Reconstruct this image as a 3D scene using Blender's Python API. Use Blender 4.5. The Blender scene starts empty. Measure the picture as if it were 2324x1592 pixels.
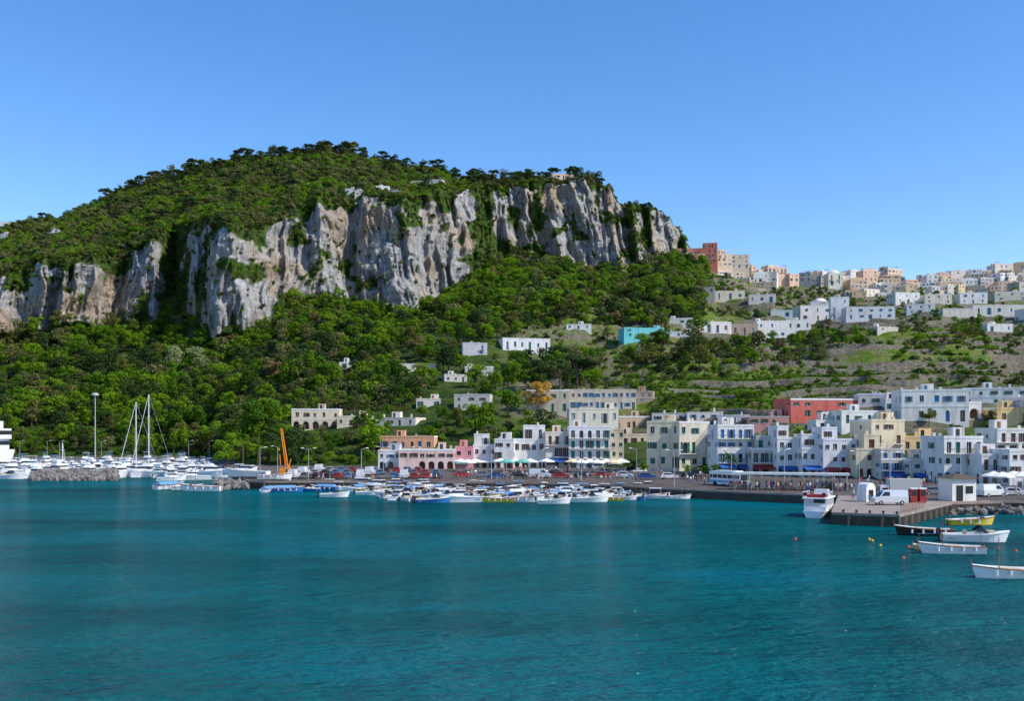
import bpy, bmesh, math, random
import numpy as np
from mathutils import Vector, Matrix
random.seed(7); rng=np.random.default_rng(11)
F=2200.0; CX=1162.0; HY=985.0; HC=12.0
def X(px,D): return (px-CX)/F*D
def Z(py,D): return (HY-py)*D/F+HC
scene=bpy.context.scene
# ---------------------------------------------------------------- materials
def nodes(name):
    m=bpy.data.materials.new(name); m.use_nodes=True
    nt=m.node_tree; b=nt.nodes['Principled BSDF']; return m,nt,b
def simple(name,col,rough=0.6,metal=0.0,spec=0.3):
    m,nt,b=nodes(name); b.inputs['Base Color'].default_value=(*col,1); b.inputs['Roughness'].default_value=rough
    b.inputs['Metallic'].default_value=metal; b.inputs['Specular IOR Level'].default_value=spec
    return m
def N(nt,t,**k):
    n=nt.nodes.new(t)
    for a,v in k.items(): setattr(n,a,v)
    return n
def noise(nt,vec,scale,detail=4,rough=0.55):
    n=N(nt,'ShaderNodeTexNoise'); n.inputs['Scale'].default_value=scale; n.inputs['Detail'].default_value=detail
    n.inputs['Roughness'].default_value=rough
    if vec is not None: nt.links.new(vec,n.inputs['Vector'])
    return n.outputs['Fac']
def mapping(nt,vec,sc,rot=0):
    n=N(nt,'ShaderNodeMapping'); n.inputs['Scale'].default_value=sc; n.inputs['Rotation'].default_value=(0,0,rot); nt.links.new(vec,n.inputs['Vector']); return n.outputs[0]
def ramp(nt,fac,stops):
    r=N(nt,'ShaderNodeValToRGB'); e=r.color_ramp.elements
    while len(e)<len(stops): e.new(0.5)
    for i,(p,c) in enumerate(stops): e[i].position=p; e[i].color=(*c,1)
    nt.links.new(fac,r.inputs[0]); return r.outputs[0]
def mix(nt,fac,a,b,mode='MIX'):
    n=N(nt,'ShaderNodeMix',data_type='RGBA',blend_type=mode)
    for s,v in ((0,fac),(6,a),(7,b)):
        if hasattr(v,'is_output'): nt.links.new(v,n.inputs[s])
        elif s==0: n.inputs[0].default_value=v
        else: n.inputs[s].default_value=(*v,1)
    return n.outputs[2]
def pos(nt): return N(nt,'ShaderNodeNewGeometry').outputs['Position']
def attr(nt,a):
    return N(nt,'ShaderNodeAttribute',attribute_name=a).outputs['Fac']
def bump(nt,b,h,strength,dist):
    n=N(nt,'ShaderNodeBump'); n.inputs['Strength'].default_value=strength; n.inputs['Distance'].default_value=dist
    nt.links.new(h,n.inputs['Height']); nt.links.new(n.outputs[0],b.inputs['Normal']); return n
_pl={}
def plaster(col,stain=0.22):
    key=(col,stain)
    if key in _pl: return _pl[key]
    m,nt,b=nodes('plaster'); p=pos(nt)
    a=noise(nt,mapping(nt,p,(0.5,0.5,0.12)),1.6,6,0.65)
    g=ramp(nt,a,[(0.3,tuple(c*(1-stain)*k for c,k in zip(col,(1,.96,.90)))),(0.54,col)])
    f=noise(nt,p,3.0,4)
    c2=mix(nt,f,tuple(0.92*c for c in (1,1,1)),(1.0,1.0,1.0))
    c=mix(nt,1.0,g,c2,'MULTIPLY')
    nt.links.new(c,b.inputs['Base Color']); b.inputs['Roughness'].default_value=0.9; b.inputs['Specular IOR Level'].default_value=0.1
    bump(nt,b,f,0.3,0.05)
    _pl[key]=m; return m
WHITE=(0.81,0.785,0.745); CREAM=(0.80,0.68,0.48); PALE=(0.82,0.60,0.54); SALMON=(0.82,0.44,0.26); RED=(0.60,0.16,0.13); GREYW=(0.64,0.60,0.54)
YEL=(0.78,0.55,0.28); BEIGE=(0.55,0.48,0.38); TURQ=(0.20,0.62,0.64); PINK=(0.78,0.34,0.37); HOTEL=(0.60,0.20,0.14)
GLASS=simple('window_glass',(0.03,0.035,0.04),0.15,0,0.35)
SH_G=simple('green_shutter',(0.015,0.14,0.10),0.6); SH_B=simple('brown_shutter',(0.13,0.06,0.035),0.6); SH_BL=simple('blue_shutter',(0.05,0.18,0.38),0.6); SH_W=simple('grey_shutter',(0.3,0.34,0.36),0.6)
ROOF=plaster((0.62,0.54,0.46),0.3); RAIL=simple('railing_metal',(0.12,0.13,0.15),0.5,0.3); TRIM=plaster((0.80,0.79,0.76),0.1)
AWN={'w':simple('awning_white',(0.78,0.77,0.72),0.8),'b':simple('awning_blue',(0.03,0.12,0.38),0.8),'r':simple('awning_red',(0.3,0.03,0.03),0.8),'g':simple('awning_green',(0.12,0.42,0.34),0.8),'y':simple('awning_yellow',(0.75,0.62,0.35),0.8)}
CONC,nt,b=nodes('concrete'); p=pos(nt)
nt.links.new(ramp(nt,noise(nt,p,0.6,6,0.7),[(0.3,(0.19,0.15,0.125)),(0.7,(0.36,0.29,0.245))]),b.inputs['Base Color']); b.inputs['Roughness'].default_value=0.9
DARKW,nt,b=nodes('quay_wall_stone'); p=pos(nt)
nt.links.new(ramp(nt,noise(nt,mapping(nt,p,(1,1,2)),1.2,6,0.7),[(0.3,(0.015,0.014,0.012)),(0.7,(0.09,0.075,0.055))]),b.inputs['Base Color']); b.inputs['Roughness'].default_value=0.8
GEL=simple('boat_gelcoat',(0.80,0.80,0.79),0.25,0,0.5); WOOD=simple('varnished_wood',(0.28,0.12,0.05),0.4); BLUEH=simple('hull_blue',(0.03,0.16,0.42),0.3,0,0.5)
YELH=simple('hull_yellow',(0.7,0.5,0.04),0.4); BLKH=simple('hull_black',(0.02,0.02,0.025),0.4); TARP=simple('boat_tarp',(0.12,0.3,0.55),0.8); CUSH=simple('boat_cushion',(0.5,0.42,0.3),0.8)
METAL=simple('steel',(0.55,0.56,0.58),0.35,0.6); ENG=simple('engine_black',(0.03,0.03,0.035),0.35); ORANGE=simple('crane_orange',(0.85,0.27,0.02),0.5); RUB=simple('rubber',(0.02,0.02,0.02),0.8)
LAMPG=simple('lamp_grey',(0.45,0.47,0.48),0.5,0.3)
# ---------------------------------------------------------------- mesh builder
class MB:
    def __init__(s): s.v=[];s.f=[];s.m=[];s.T=Matrix.Identity(4)
    def poly(s,pts,m=0):
        k=len(s.v); s.v+= [tuple(s.T@Vector(p)) for p in pts]; s.f.append(tuple(range(k,k+len(pts)))); s.m.append(m)
    def box(s,x0,x1,y0,y1,z0,z1,m=0,top=None):
        a=[(x0,y0,z0),(x1,y0,z0),(x1,y1,z0),(x0,y1,z0),(x0,y0,z1),(x1,y0,z1),(x1,y1,z1),(x0,y1,z1)]
        for i,q in enumerate(((0,3,2,1),(4,5,6,7),(0,1,5,4),(1,2,6,5),(2,3,7,6),(3,0,4,7))):
            s.poly([a[j] for j in q],top if (i==1 and top is not None) else m)
    def frus(s,c0,c1,w0,w1,z0,z1,m=0):
        (ax,ay),(bx,by)=c0,c1
        lo=[(ax-w0[0],ay-w0[1],z0),(ax+w0[0],ay-w0[1],z0),(ax+w0[0],ay+w0[1],z0),(ax-w0[0],ay+w0[1],z0)]
        hi=[(bx-w1[0],by-w1[1],z1),(bx+w1[0],by-w1[1],z1),(bx+w1[0],by+w1[1],z1),(bx-w1[0],by+w1[1],z1)]
        for i in range(4):
            j=(i+1)%4; s.poly([lo[i],lo[j],hi[j],hi[i]],m)
        s.poly(hi,m); s.poly(lo[::-1],m)
    def tube(s,a,b,r0,r1=None,m=0,n=6,cap=True):
        r1=r0 if r1 is None else r1; a=Vector(a);b=Vector(b); d=(b-a).normalized()
        u=d.orthogonal().normalized(); w=d.cross(u)
        A=[a+(u*math.cos(t)+w*math.sin(t))*r0 for t in [2*math.pi*i/n for i in range(n)]]
        B=[b+(u*math.cos(t)+w*math.sin(t))*r1 for t in [2*math.pi*i/n for i in range(n)]]
        for i in range(n):
            j=(i+1)%n; s.poly([A[i],A[j],B[j],B[i]],m)
        if cap: s.poly(B,m); s.poly(A[::-1],m)
    def dome(s,c,r,h,m=0,n=12,k=4):
        rings=[[(c[0]+r*math.cos(a*math.pi/2/k)*math.cos(t*2*math.pi/n),c[1]+r*math.cos(a*math.pi/2/k)*math.sin(t*2*math.pi/n),c[2]+h*math.sin(a*math.pi/2/k)) for t in range(n)] for a in range(k)]
        for a in range(k-1):
            for t in range(n): s.poly([rings[a][t],rings[a][(t+1)%n],rings[a+1][(t+1)%n],rings[a+1][t]],m)
        for t in range(n): s.poly([rings[-1][t],rings[-1][(t+1)%n],(c[0],c[1],c[2]+h)],m)
    def mesh(s,name,mats):
        me=bpy.data.meshes.new(name); me.from_pydata(s.v,[],s.f)
        for mt in mats: me.materials.append(mt)
        me.polygons.foreach_set('material_index',s.m); me.update(); return me
def add(name,me,loc=(0,0,0),rz=0,sc=1):
    o=bpy.data.objects.new(name,me); o.location=loc; o.rotation_euler=(0,0,rz); o.scale=(sc,sc,sc) if not hasattr(sc,'__len__') else sc
    scene.collection.objects.link(o); return o
# ---------------------------------------------------------------- numpy noise
_tab=rng.random((512,512))
def vn(x,y,s=0):
    x=np.asarray(x)+s*37.7; y=np.asarray(y)+s*91.3
    xi=np.floor(x).astype(int);yi=np.floor(y).astype(int);fx=x-xi;fy=y-yi
    fx=fx*fx*(3-2*fx);fy=fy*fy*(3-2*fy)
    g=lambda a,b:_tab[a%512,b%512]
    return (g(xi,yi)*(1-fx)+g(xi+1,yi)*fx)*(1-fy)+(g(xi,yi+1)*(1-fx)+g(xi+1,yi+1)*fx)*fy
def fbm(x,y,o=4,s=0):
    t=0;a=.5;n=0
    for i in range(o): t=t+a*vn(x*2**i,y*2**i,s+i); n+=a; a*=.5
    return t/n
def ss(a,b,x):
    t=np.clip((x-a)/(b-a),0,1); return t*t*(3-2*t)
# ---------------------------------------------------------------- terrain
T=[(-600,380,400,(940,460),(850,540),(775,600),(640,640),(600,800)),
(0,380,400,(945,455),(860,530),(764,600),(622,640),(520,800)),
(50,380,400,(945,455),(860,530),(760,600),(612,640),(508,810)),
(150,380,400,(940,455),(855,530),(748,600),(600,640),(486,830)),
(250,380,400,(940,455),(850,530),(746,605),(588,645),(446,850)),
(300,380,400,(940,455),(850,530),(746,605),(580,645),(422,860)),
(350,380,400,(940,455),(850,530),(745,605),(560,645),(408,870)),
(395,380,400,(940,455),(845,530),(700,650),(530,700),(396,880)),
(430,380,400,(940,455),(845,525),(722,600),(512,650),(388,885)),
(480,370,395,(945,450),(850,520),(768,560),(515,605),(376,890)),
(560,212,300,(960,400),(855,500),(768,560),(528,605),(360,895)),
(600,210,292,(965,370),(855,490),(750,575),(520,620),(356,895)),
(650,210,288,(965,350),(855,480),(708,600),(497,645),(350,900)),
(700,210,285,(965,345),(855,470),(685,620),(485,665),(346,900)),
(740,210,285,(965,340),(855,465),(682,630),(470,675),(344,900)),
(800,210,285,(962,335),(850,460),(684,640),(455,685),(355,900)),
(900,210,285,(960,335),(845,460),(718,640),(462,690),(372,900)),
(950,210,284,(955,335),(840,460),(710,650),(458,700),(380,900)),
(1000,208,283,(950,335),(838,460),(686,680),(452,725),(388,890)),
(1060,207,282,(945,335),(832,460),(640,710),(445,750),(408,880)),
(1130,206,281,(940,335),(830,460),(592,740),(442,775),(412,850)),
(1200,204,280,(938,335),(832,460),(582,750),(440,780),(412,845)),
(1250,202,278,(938,332),(838,455),(594,745),(428,785),(410,835)),
(1300,200,275,(938,330),(845,445),(612,745),(425,785),(411,830)),
(1350,197,272,(938,328),(848,440),(614,750),(425,790),(416,825)),
(1380,196,270,(938,326),(850,435),(614,750),(440,795),(437,820)),
(1400,195,268,(937,325),(850,432),(614,755),(470,800),(464,830)),
(1450,190,262,(936,320),(850,430),(610,760),(484,810),(481,835)),
(1500,185,256,(935,315),(850,428),(588,790),(494,830),(491,850)),
(1540,182,250,(934,312),(850,425),(577,820),(535,840),(531,855)),
(1570,180,245,(933,310),(848,423),(610,790),(575,820),(572,850)),
(1620,177,240,(932,306),(846,421),(680,700),(625,780),(618,840)),
(1700,172,230,(930,300),(845,420),(720,620),(650,740),(640,840)),
(1800,167,222,(928,292),(840,418),(745,570),(695,680),(650,840)),
(1900,163,212,(925,285),(835,414),(745,550),(695,670),(655,840)),
(2000,158,204,(922,280),(832,410),(745,540),(695,660),(655,840)),
(2150,150,192,(922,272),(838,405),(755,520),(698,640),(660,835)),
(2324,148,182,(922,265),(848,400),(770,500),(702,620),(655,830)),
(3100,148,180,(922,265),(848,400),(770,500),(702,620),(660,830))]
PX0=-420;PX1=2800;ST=2.5
pxs=np.arange(PX0,PX1+1,ST); nc=len(pxs)
tp=np.array([t[0] for t in T],float)
def col(f): return np.interp(pxs,tp,[f(t) for t in T])
D0=col(lambda t:t[1]);D1=col(lambda t:t[2])
nz=lambda s,sc:(fbm(pxs/sc,pxs*0+s,4,s)-0.5)
Dk=[D0,D1]; Zk=[np.full(nc,1.6),np.full(nc,2.4)]
for k in range(3,8):
    y=col(lambda t:t[k][0]); D=col(lambda t:t[k][1])
    if k==5: y=y+nz(3,60)*40*(pxs<1560)
    if k==6: y=y+nz(9,40)*50*(pxs<1380); D=np.where(pxs<1560,Dk[-1]+0.55*(D-Dk[-1]),D)
    if k==7: y=y+nz(5,70)*14
    if k==4: y=y+nz(6,90)*20
    Dk.append(D); Zk.append((HY-y)*D/F+HC)
Dk.append(Dk[-1]+500); Zk.append(Zk[-1]*0.25)
secs=[16,56,90,100,160,70,8]
rowsD=[D0+0.02,D0];rowsZ=[np.full(nc,-4.0),np.full(nc,1.6)];sec=[-1,-1];tt=[0,1]
for k,n in enumerate(secs):
    for i in range(1,n+1):
        t=i/n
        rowsD.append(Dk[k]*(1-t)+Dk[k+1]*t)
        rowsZ.append(Zk[k]*(1-t)+Zk[k+1]*t); sec.append(k); tt.append(t)
D=np.array(rowsD);Zg=np.array(rowsZ);sec=np.array(sec)[:,None]*np.ones((1,nc));tt=np.array(tt)[:,None]*np.ones((1,nc))
U=(pxs-CX)/F; XW=U[None,:]*D; PXG=pxs[None,:]*np.ones_like(D)
nr=D.shape[0]
cliffmask=(1-ss(1548,1590,PXG))
env=np.where(sec==4,1.0,np.where(sec==3,ss(0.86,1,tt),np.where(sec==5,1-ss(0,0.22,tt),0)))*cliffmask
rg=lambda n:1-np.abs(2*n-1)
xs=XW+14*(fbm(XW/24,Zg/34,3,21)-.5)+Zg*0.12
r1=rg(vn(xs/50,Zg/240,1)); r2=rg(vn(xs/17,Zg/95,2)); r3=rg(fbm(xs/7,Zg/42,3,3)); r4=rg(fbm(xs/3.0,Zg/13,3,4))
ledge=fbm(xs/18,Zg/7,4,8)-.5
disp=(r1-.5)*28+(r2-.5)*20+(r3-.55)*16+(r4-.55)*6.5+ledge*8
D=D-disp*env
rel=np.where((sec>=2)&(sec<=5),1.0,0)*(1-env)
Zn=Zg+rel*((fbm(XW/60,D/60,4,12)-.5)*16*np.where(sec==5,0.7,1)*np.where(sec<6,np.minimum(1,4*tt*(1-tt)+0.25),0))
tw=ss(1080,1240,PXG)*np.where((sec>=1)&(sec<=3),1,0)*ss(0.1,0.9,np.where(sec==1,tt,1))
tw=np.maximum(tw,ss(1590,1640,PXG)*np.where((sec==4)|(sec==5),1,0))
stp=3.8; zz=Zn+(fbm(XW/70,D/120,3,31)-.5)*11; fr=(zz/stp)%1.0; q=stp*(np.floor(zz/stp)+ss(0.72,0.98,fr)*1.0)
Zt=q-(zz-Zn)
Zn=Zn*(1-tw)+Zt*tw
wall=tw*((fr>0.70)&(fr<0.99))*ss(.36,.44,fbm(XW/40,D/20,3,77))
XW=U[None,:]*D
YP=HY-(Zn-HC)*F/D
bushn=fbm(XW/10,Zn/14,4,41)*.65+fbm(XW/34,Zn/50,3,43)*.35
gul=np.exp(-((PXG-392)/24)**2)*1.0+np.exp(-((PXG-1100)/20)**2)*.8+np.exp(-((PXG-1205)/22)**2)*.6+np.exp(-((PXG-1465)/12)**2)*.6
rock=env*(sec==4)*(1-ss(0.59,0.625,bushn+gul*0.3+0.13*ss(0.86,1,tt)+0.05*(1-ss(0,.10,tt))))
verts=np.stack([XW,D,Zn],-1).reshape(-1,3)
pave=np.where((sec<=0),1.0,0)
me=bpy.data.meshes.new('hillside')
nf=(nr-1)*(nc-1)
I,J=np.meshgrid(np.arange(nr-1),np.arange(nc-1),indexing='ij')
a=(I*nc+J).ravel(); fa=np.stack([a,a+1,a+nc+1,a+nc],-1)
me.vertices.add(len(verts)); me.vertices.foreach_set('co',verts.ravel())
me.loops.add(nf*4); me.loops.foreach_set('vertex_index',fa.ravel())
me.polygons.add(nf); me.polygons.foreach_set('loop_start',np.arange(nf)*4)
me.update(calc_edges=True); me.validate()
for nm,arr in (('rock',rock),('wall',wall),('pave',pave),('terr',tw)):
    at=me.attributes.new(nm,'FLOAT','POINT'); at.data.foreach_set('value',arr.astype(np.float32).ravel())
M,nt,b=nodes('hillside_ground'); p=pos(nt)
soil=ramp(nt,noise(nt,p,0.12,8,0.7),[(0.35,(0.025,0.05,0.012)),(0.5,(0.05,0.10,0.016)),(0.68,(0.12,0.13,0.04))])
tg=ramp(nt,noise(nt,mapping(nt,p,(0.3,1,1)),0.35,8,0.75),[(0.36,(0.05,0.11,0.012)),(0.48,(0.12,0.21,0.022)),(0.60,(0.25,0.22,0.09))])
soil=mix(nt,attr(nt,'terr'),soil,tg)
pv=mapping(nt,p,(1,1,0.2))
n1=noise(nt,pv,0.16,9,0.7); n2=noise(nt,p,0.03,5); n3=noise(nt,mapping(nt,p,(1,1,0.08)),0.6,8,0.78); n4=noise(nt,p,.6,8,.75)
rk=ramp(nt,n1,[(0.32,(0.22,0.22,0.225)),(0.46,(0.41,0.405,0.395)),(0.62,(0.55,0.54,0.52))])
och=ramp(nt,n2,[(0.46,(1,1,1)),(0.62,(0.97,0.77,0.58))]); rk=mix(nt,1.0,rk,och,'MULTIPLY')
dk=ramp(nt,n3,[(0.38,(0.30,0.31,0.34)),(0.50,(1,1,1))]); rk=mix(nt,1.0,rk,dk,'MULTIPLY')
dk=ramp(nt,n4,[(0.39,(0.30,0.33,0.27)),(0.47,(1,1,1))]); rk=mix(nt,.85,rk,dk,'MULTIPLY')
c=mix(nt,attr(nt,'rock'),soil,rk)
wl=ramp(nt,noise(nt,p,0.8,6,0.7),[(0.35,(0.10,0.10,0.065)),(0.6,(0.28,0.24,0.19))])
c=mix(nt,attr(nt,'wall'),c,wl)
pvc=ramp(nt,noise(nt,p,0.3,6,0.7),[(0.3,(0.14,0.12,0.105)),(0.7,(0.28,0.24,0.215))])
c=mix(nt,attr(nt,'pave'),c,pvc)
nt.links.new(c,b.inputs['Base Color']); b.inputs['Roughness'].default_value=0.95; b.inputs['Specular IOR Level'].default_value=0.1
bump(nt,b,noise(nt,pv,0.7,9,0.75),1.0,2.2)
me.materials.append(M); hill=add('hillside',me)
def hit(px,py):
    j=int(round((px-PX0)/ST)); c=YP[2:,j]; i=np.argmax(c<=py)
    if not (c<=py).any(): i=len(c)-2
    return float(D[2+i,j]),float(Zn[2+i,j])
def ground(x,y):
    px=CX+F*x/y; j=int(np.clip(round((px-PX0)/ST),0,nc-1)); return float(np.interp(y,np.maximum.accumulate(D[2:,j]),Zn[2:,j]))
# ---------------------------------------------------------------- sea
s=MB(); s.poly([(-9000,-3000,0),(9000,-3000,0),(9000,9000,0),(-9000,9000,0)])
SEA,nt,b=nodes('sea_water'); p=pos(nt)
big=noise(nt,mapping(nt,p,(0.45,1,1)),0.035,6,.62)
c=ramp(nt,big,[(0.36,(0.0,0.068,0.078)),(0.5,(0.0,0.115,0.126)),(0.64,(0.0,0.145,0.185))])
nt.links.new(c,b.inputs['Base Color']); b.inputs['Roughness'].default_value=0.6; b.inputs['Specular IOR Level'].default_value=0.0
w1=noise(nt,mapping(nt,p,(0.42,1,1),.15),0.36,6,0.64); w2=noise(nt,mapping(nt,p,(0.45,1.0,1),-.2),1.5,4,0.65)
ad=N(nt,'ShaderNodeMath',operation='MULTIPLY_ADD'); nt.links.new(w2,ad.inputs[0]); ad.inputs[1].default_value=0.34; nt.links.new(w1,ad.inputs[2])
bn=bump(nt,b,ad.outputs[0],1.0,2.4)
bn2=N(nt,'ShaderNodeBump'); bn2.inputs['Strength'].default_value=1; bn2.inputs['Distance'].default_value=1.5; nt.links.new(ad.outputs[0],bn2.inputs['Height'])
gl=N(nt,'ShaderNodeBsdfGlossy'); gl.inputs['Roughness'].default_value=0.06; nt.links.new(bn2.outputs[0],gl.inputs['Normal'])
fz=N(nt,'ShaderNodeFresnel'); fz.inputs['IOR'].default_value=1.33; nt.links.new(bn2.outputs[0],fz.inputs['Normal'])
fm=N(nt,'ShaderNodeMath',operation='MULTIPLY'); nt.links.new(fz.outputs[0],fm.inputs[0]); fm.inputs[1].default_value=.55
ms=N(nt,'ShaderNodeMixShader'); nt.links.new(fm.outputs[0],ms.inputs[0]); nt.links.new(b.outputs[0],ms.inputs[1]); nt.links.new(gl.outputs[0],ms.inputs[2]); nt.links.new(ms.outputs[0],nt.nodes['Material Output'].inputs[0])
add('sea',s.mesh('sea',[SEA]))
# ---------------------------------------------------------------- houses
FOOT=[]
def opening(mb,P,a,b_,c,d,s0,s1,z0,z1,kind,inset,gm=1,arch=False):
    mb.poly([P(s0,z0,0),P(a,z0,0),P(a,z1,0),P(s0,z1,0)]); mb.poly([P(b_,z0,0),P(s1,z0,0),P(s1,z1,0),P(b_,z1,0)])
    if c>z0+1e-3: mb.poly([P(a,z0,0),P(b_,z0,0),P(b_,c,0),P(a,c,0)])
    i=inset
    if not arch:
        mb.poly([P(a,d,0),P(b_,d,0),P(b_,z1,0),P(a,z1,0)])
        mb.poly([P(a,c,0),P(a,d,0),P(a,d,i),P(a,c,i)]);mb.poly([P(b_,d,0),P(b_,c,0),P(b_,c,i),P(b_,d,i)])
        mb.poly([P(a,d,0),P(b_,d,0),P(b_,d,i),P(a,d,i)]);mb.poly([P(a,c,i),P(b_,c,i),P(b_,c,0),P(a,c,0)])
        mb.poly([P(a,c,i),P(b_,c,i),P(b_,d,i),P(a,d,i)],gm)
        if gm==1:
            m_=(a+b_)/2; mb.poly([P(m_-.03,c,i-.03),P(m_+.03,c,i-.03),P(m_+.03,d,i-.03),P(m_-.03,d,i-.03)],6)
    else:
        r=(b_-a)/2; sp=d-r; n=8; m_=(a+b_)/2
        arc=[(m_-r*math.cos(math.pi*k/n),sp+r*math.sin(math.pi*k/n)) for k in range(n+1)]
        for k in range(n):
            (x0,y0),(x1,y1)=arc[k],arc[k+1]
            mb.poly([P(x0,y0,0),P(x1,y1,0),P(x1,z1,0),P(x0,z1,0)]); mb.poly([P(x0,y0,0),P(x0,y0,i),P(x1,y1,i),P(x1,y1,0)])
        mb.poly([P(a,c,0),P(a,sp,0),P(a,sp,i),P(a,c,i)]);mb.poly([P(b_,sp,0),P(b_,c,0),P(b_,c,i),P(b_,sp,i)])
        mb.poly([P(a,c,i),P(b_,c,i)]+[P(x,y,i) for x,y in arc[::-1]],gm)
def facade(mb,o,ux,W,H,fl,bays,R,arch0=False,shut=True,balc=0.0,dens=0.85):
    ux=Vector(ux); nrm=Vector((ux.y,-ux.x,0))
    o=Vector(o)
    P=lambda s,z,d: o+ux*s+Vector((0,0,z))-nrm*d
    fh=H/fl; bw=W/bays
    def bx(s0,s1,d0,d1,z0,z1,m):
        c=[P(s,z,d) for z in (z0,z1) for d in (d0,d1) for s in (s0,s1)]
        for q in ((0,1,3,2),(4,6,7,5),(0,4,5,1),(2,3,7,6),(0,2,6,4),(1,5,7,3)): mb.poly([c[j] for j in q],m)
    for f in range(fl):
        bal=R.random()<balc and f>0
        for k in range(bays):
            s0,s1,z0,z1=k*bw,(k+1)*bw,f*fh,(f+1)*fh; m_=(s0+s1)/2+R.uniform(-.12,.12)*bw*(dens<1)
            if R.random()>dens: mb.poly([P(s0,z0,0),P(s1,z0,0),P(s1,z1,0),P(s0,z1,0)]); continue
            if f==0 and arch0:
                m_=(s0+s1)/2; w=min(bw*0.66,2.5); top=min(fh-0.3,w/2+1.7); opening(mb,P,m_-w/2,m_+w/2,z0+.02,z0+top,s0,s1,z0,z1,'a',0.9,R.choice([1,1,7,2]),True); continue
            w=min(bw*0.48,R.choice([0.9,1.05,1.2])); door=bal or (f==0 and R.random()<.5)
            hh=R.choice([.68,.72,.76])
            c=z0+(0.08 if door else fh*0.31); d=z0+fh*(hh if not door else .76)
            cl=R.random()<0.35
            opening(mb,P,m_-w/2,m_+w/2,c,d,s0,s1,z0,z1,'w',0.22,2 if (cl and shut) else 1, arch=(R.random()<0.14))
            if not door: bx(m_-w/2-.08,m_+w/2+.08,-.08,-.002,c-.09,c,6)
            if shut and not cl and bw>2.1 and R.random()<.6:
                for q in (-1,1):
                    e=m_+q*(w/2+w*0.26); bx(e-w*.24,e+w*.24,-.06,-.003,c,d,2)
            if bal:
                hw=min(bw*.46,1.1); bx(m_-hw,m_+hw,-.9,-.003,z0-.12,z0,6)
                bx(m_-hw,m_+hw,-.9,-.86,z0+.9,z0+.95,4)
                nb=7
                for t in range(nb+1):
                    e=m_-hw+2*hw*t/nb; bx(e-.02,e+.02,-.9,-.87,z0,z0+.9,4)
                for e in (m_-hw,m_+hw): bx(e-.02,e+.02,-.88,-.003,z0+.9,z0+.95,4)
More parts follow.
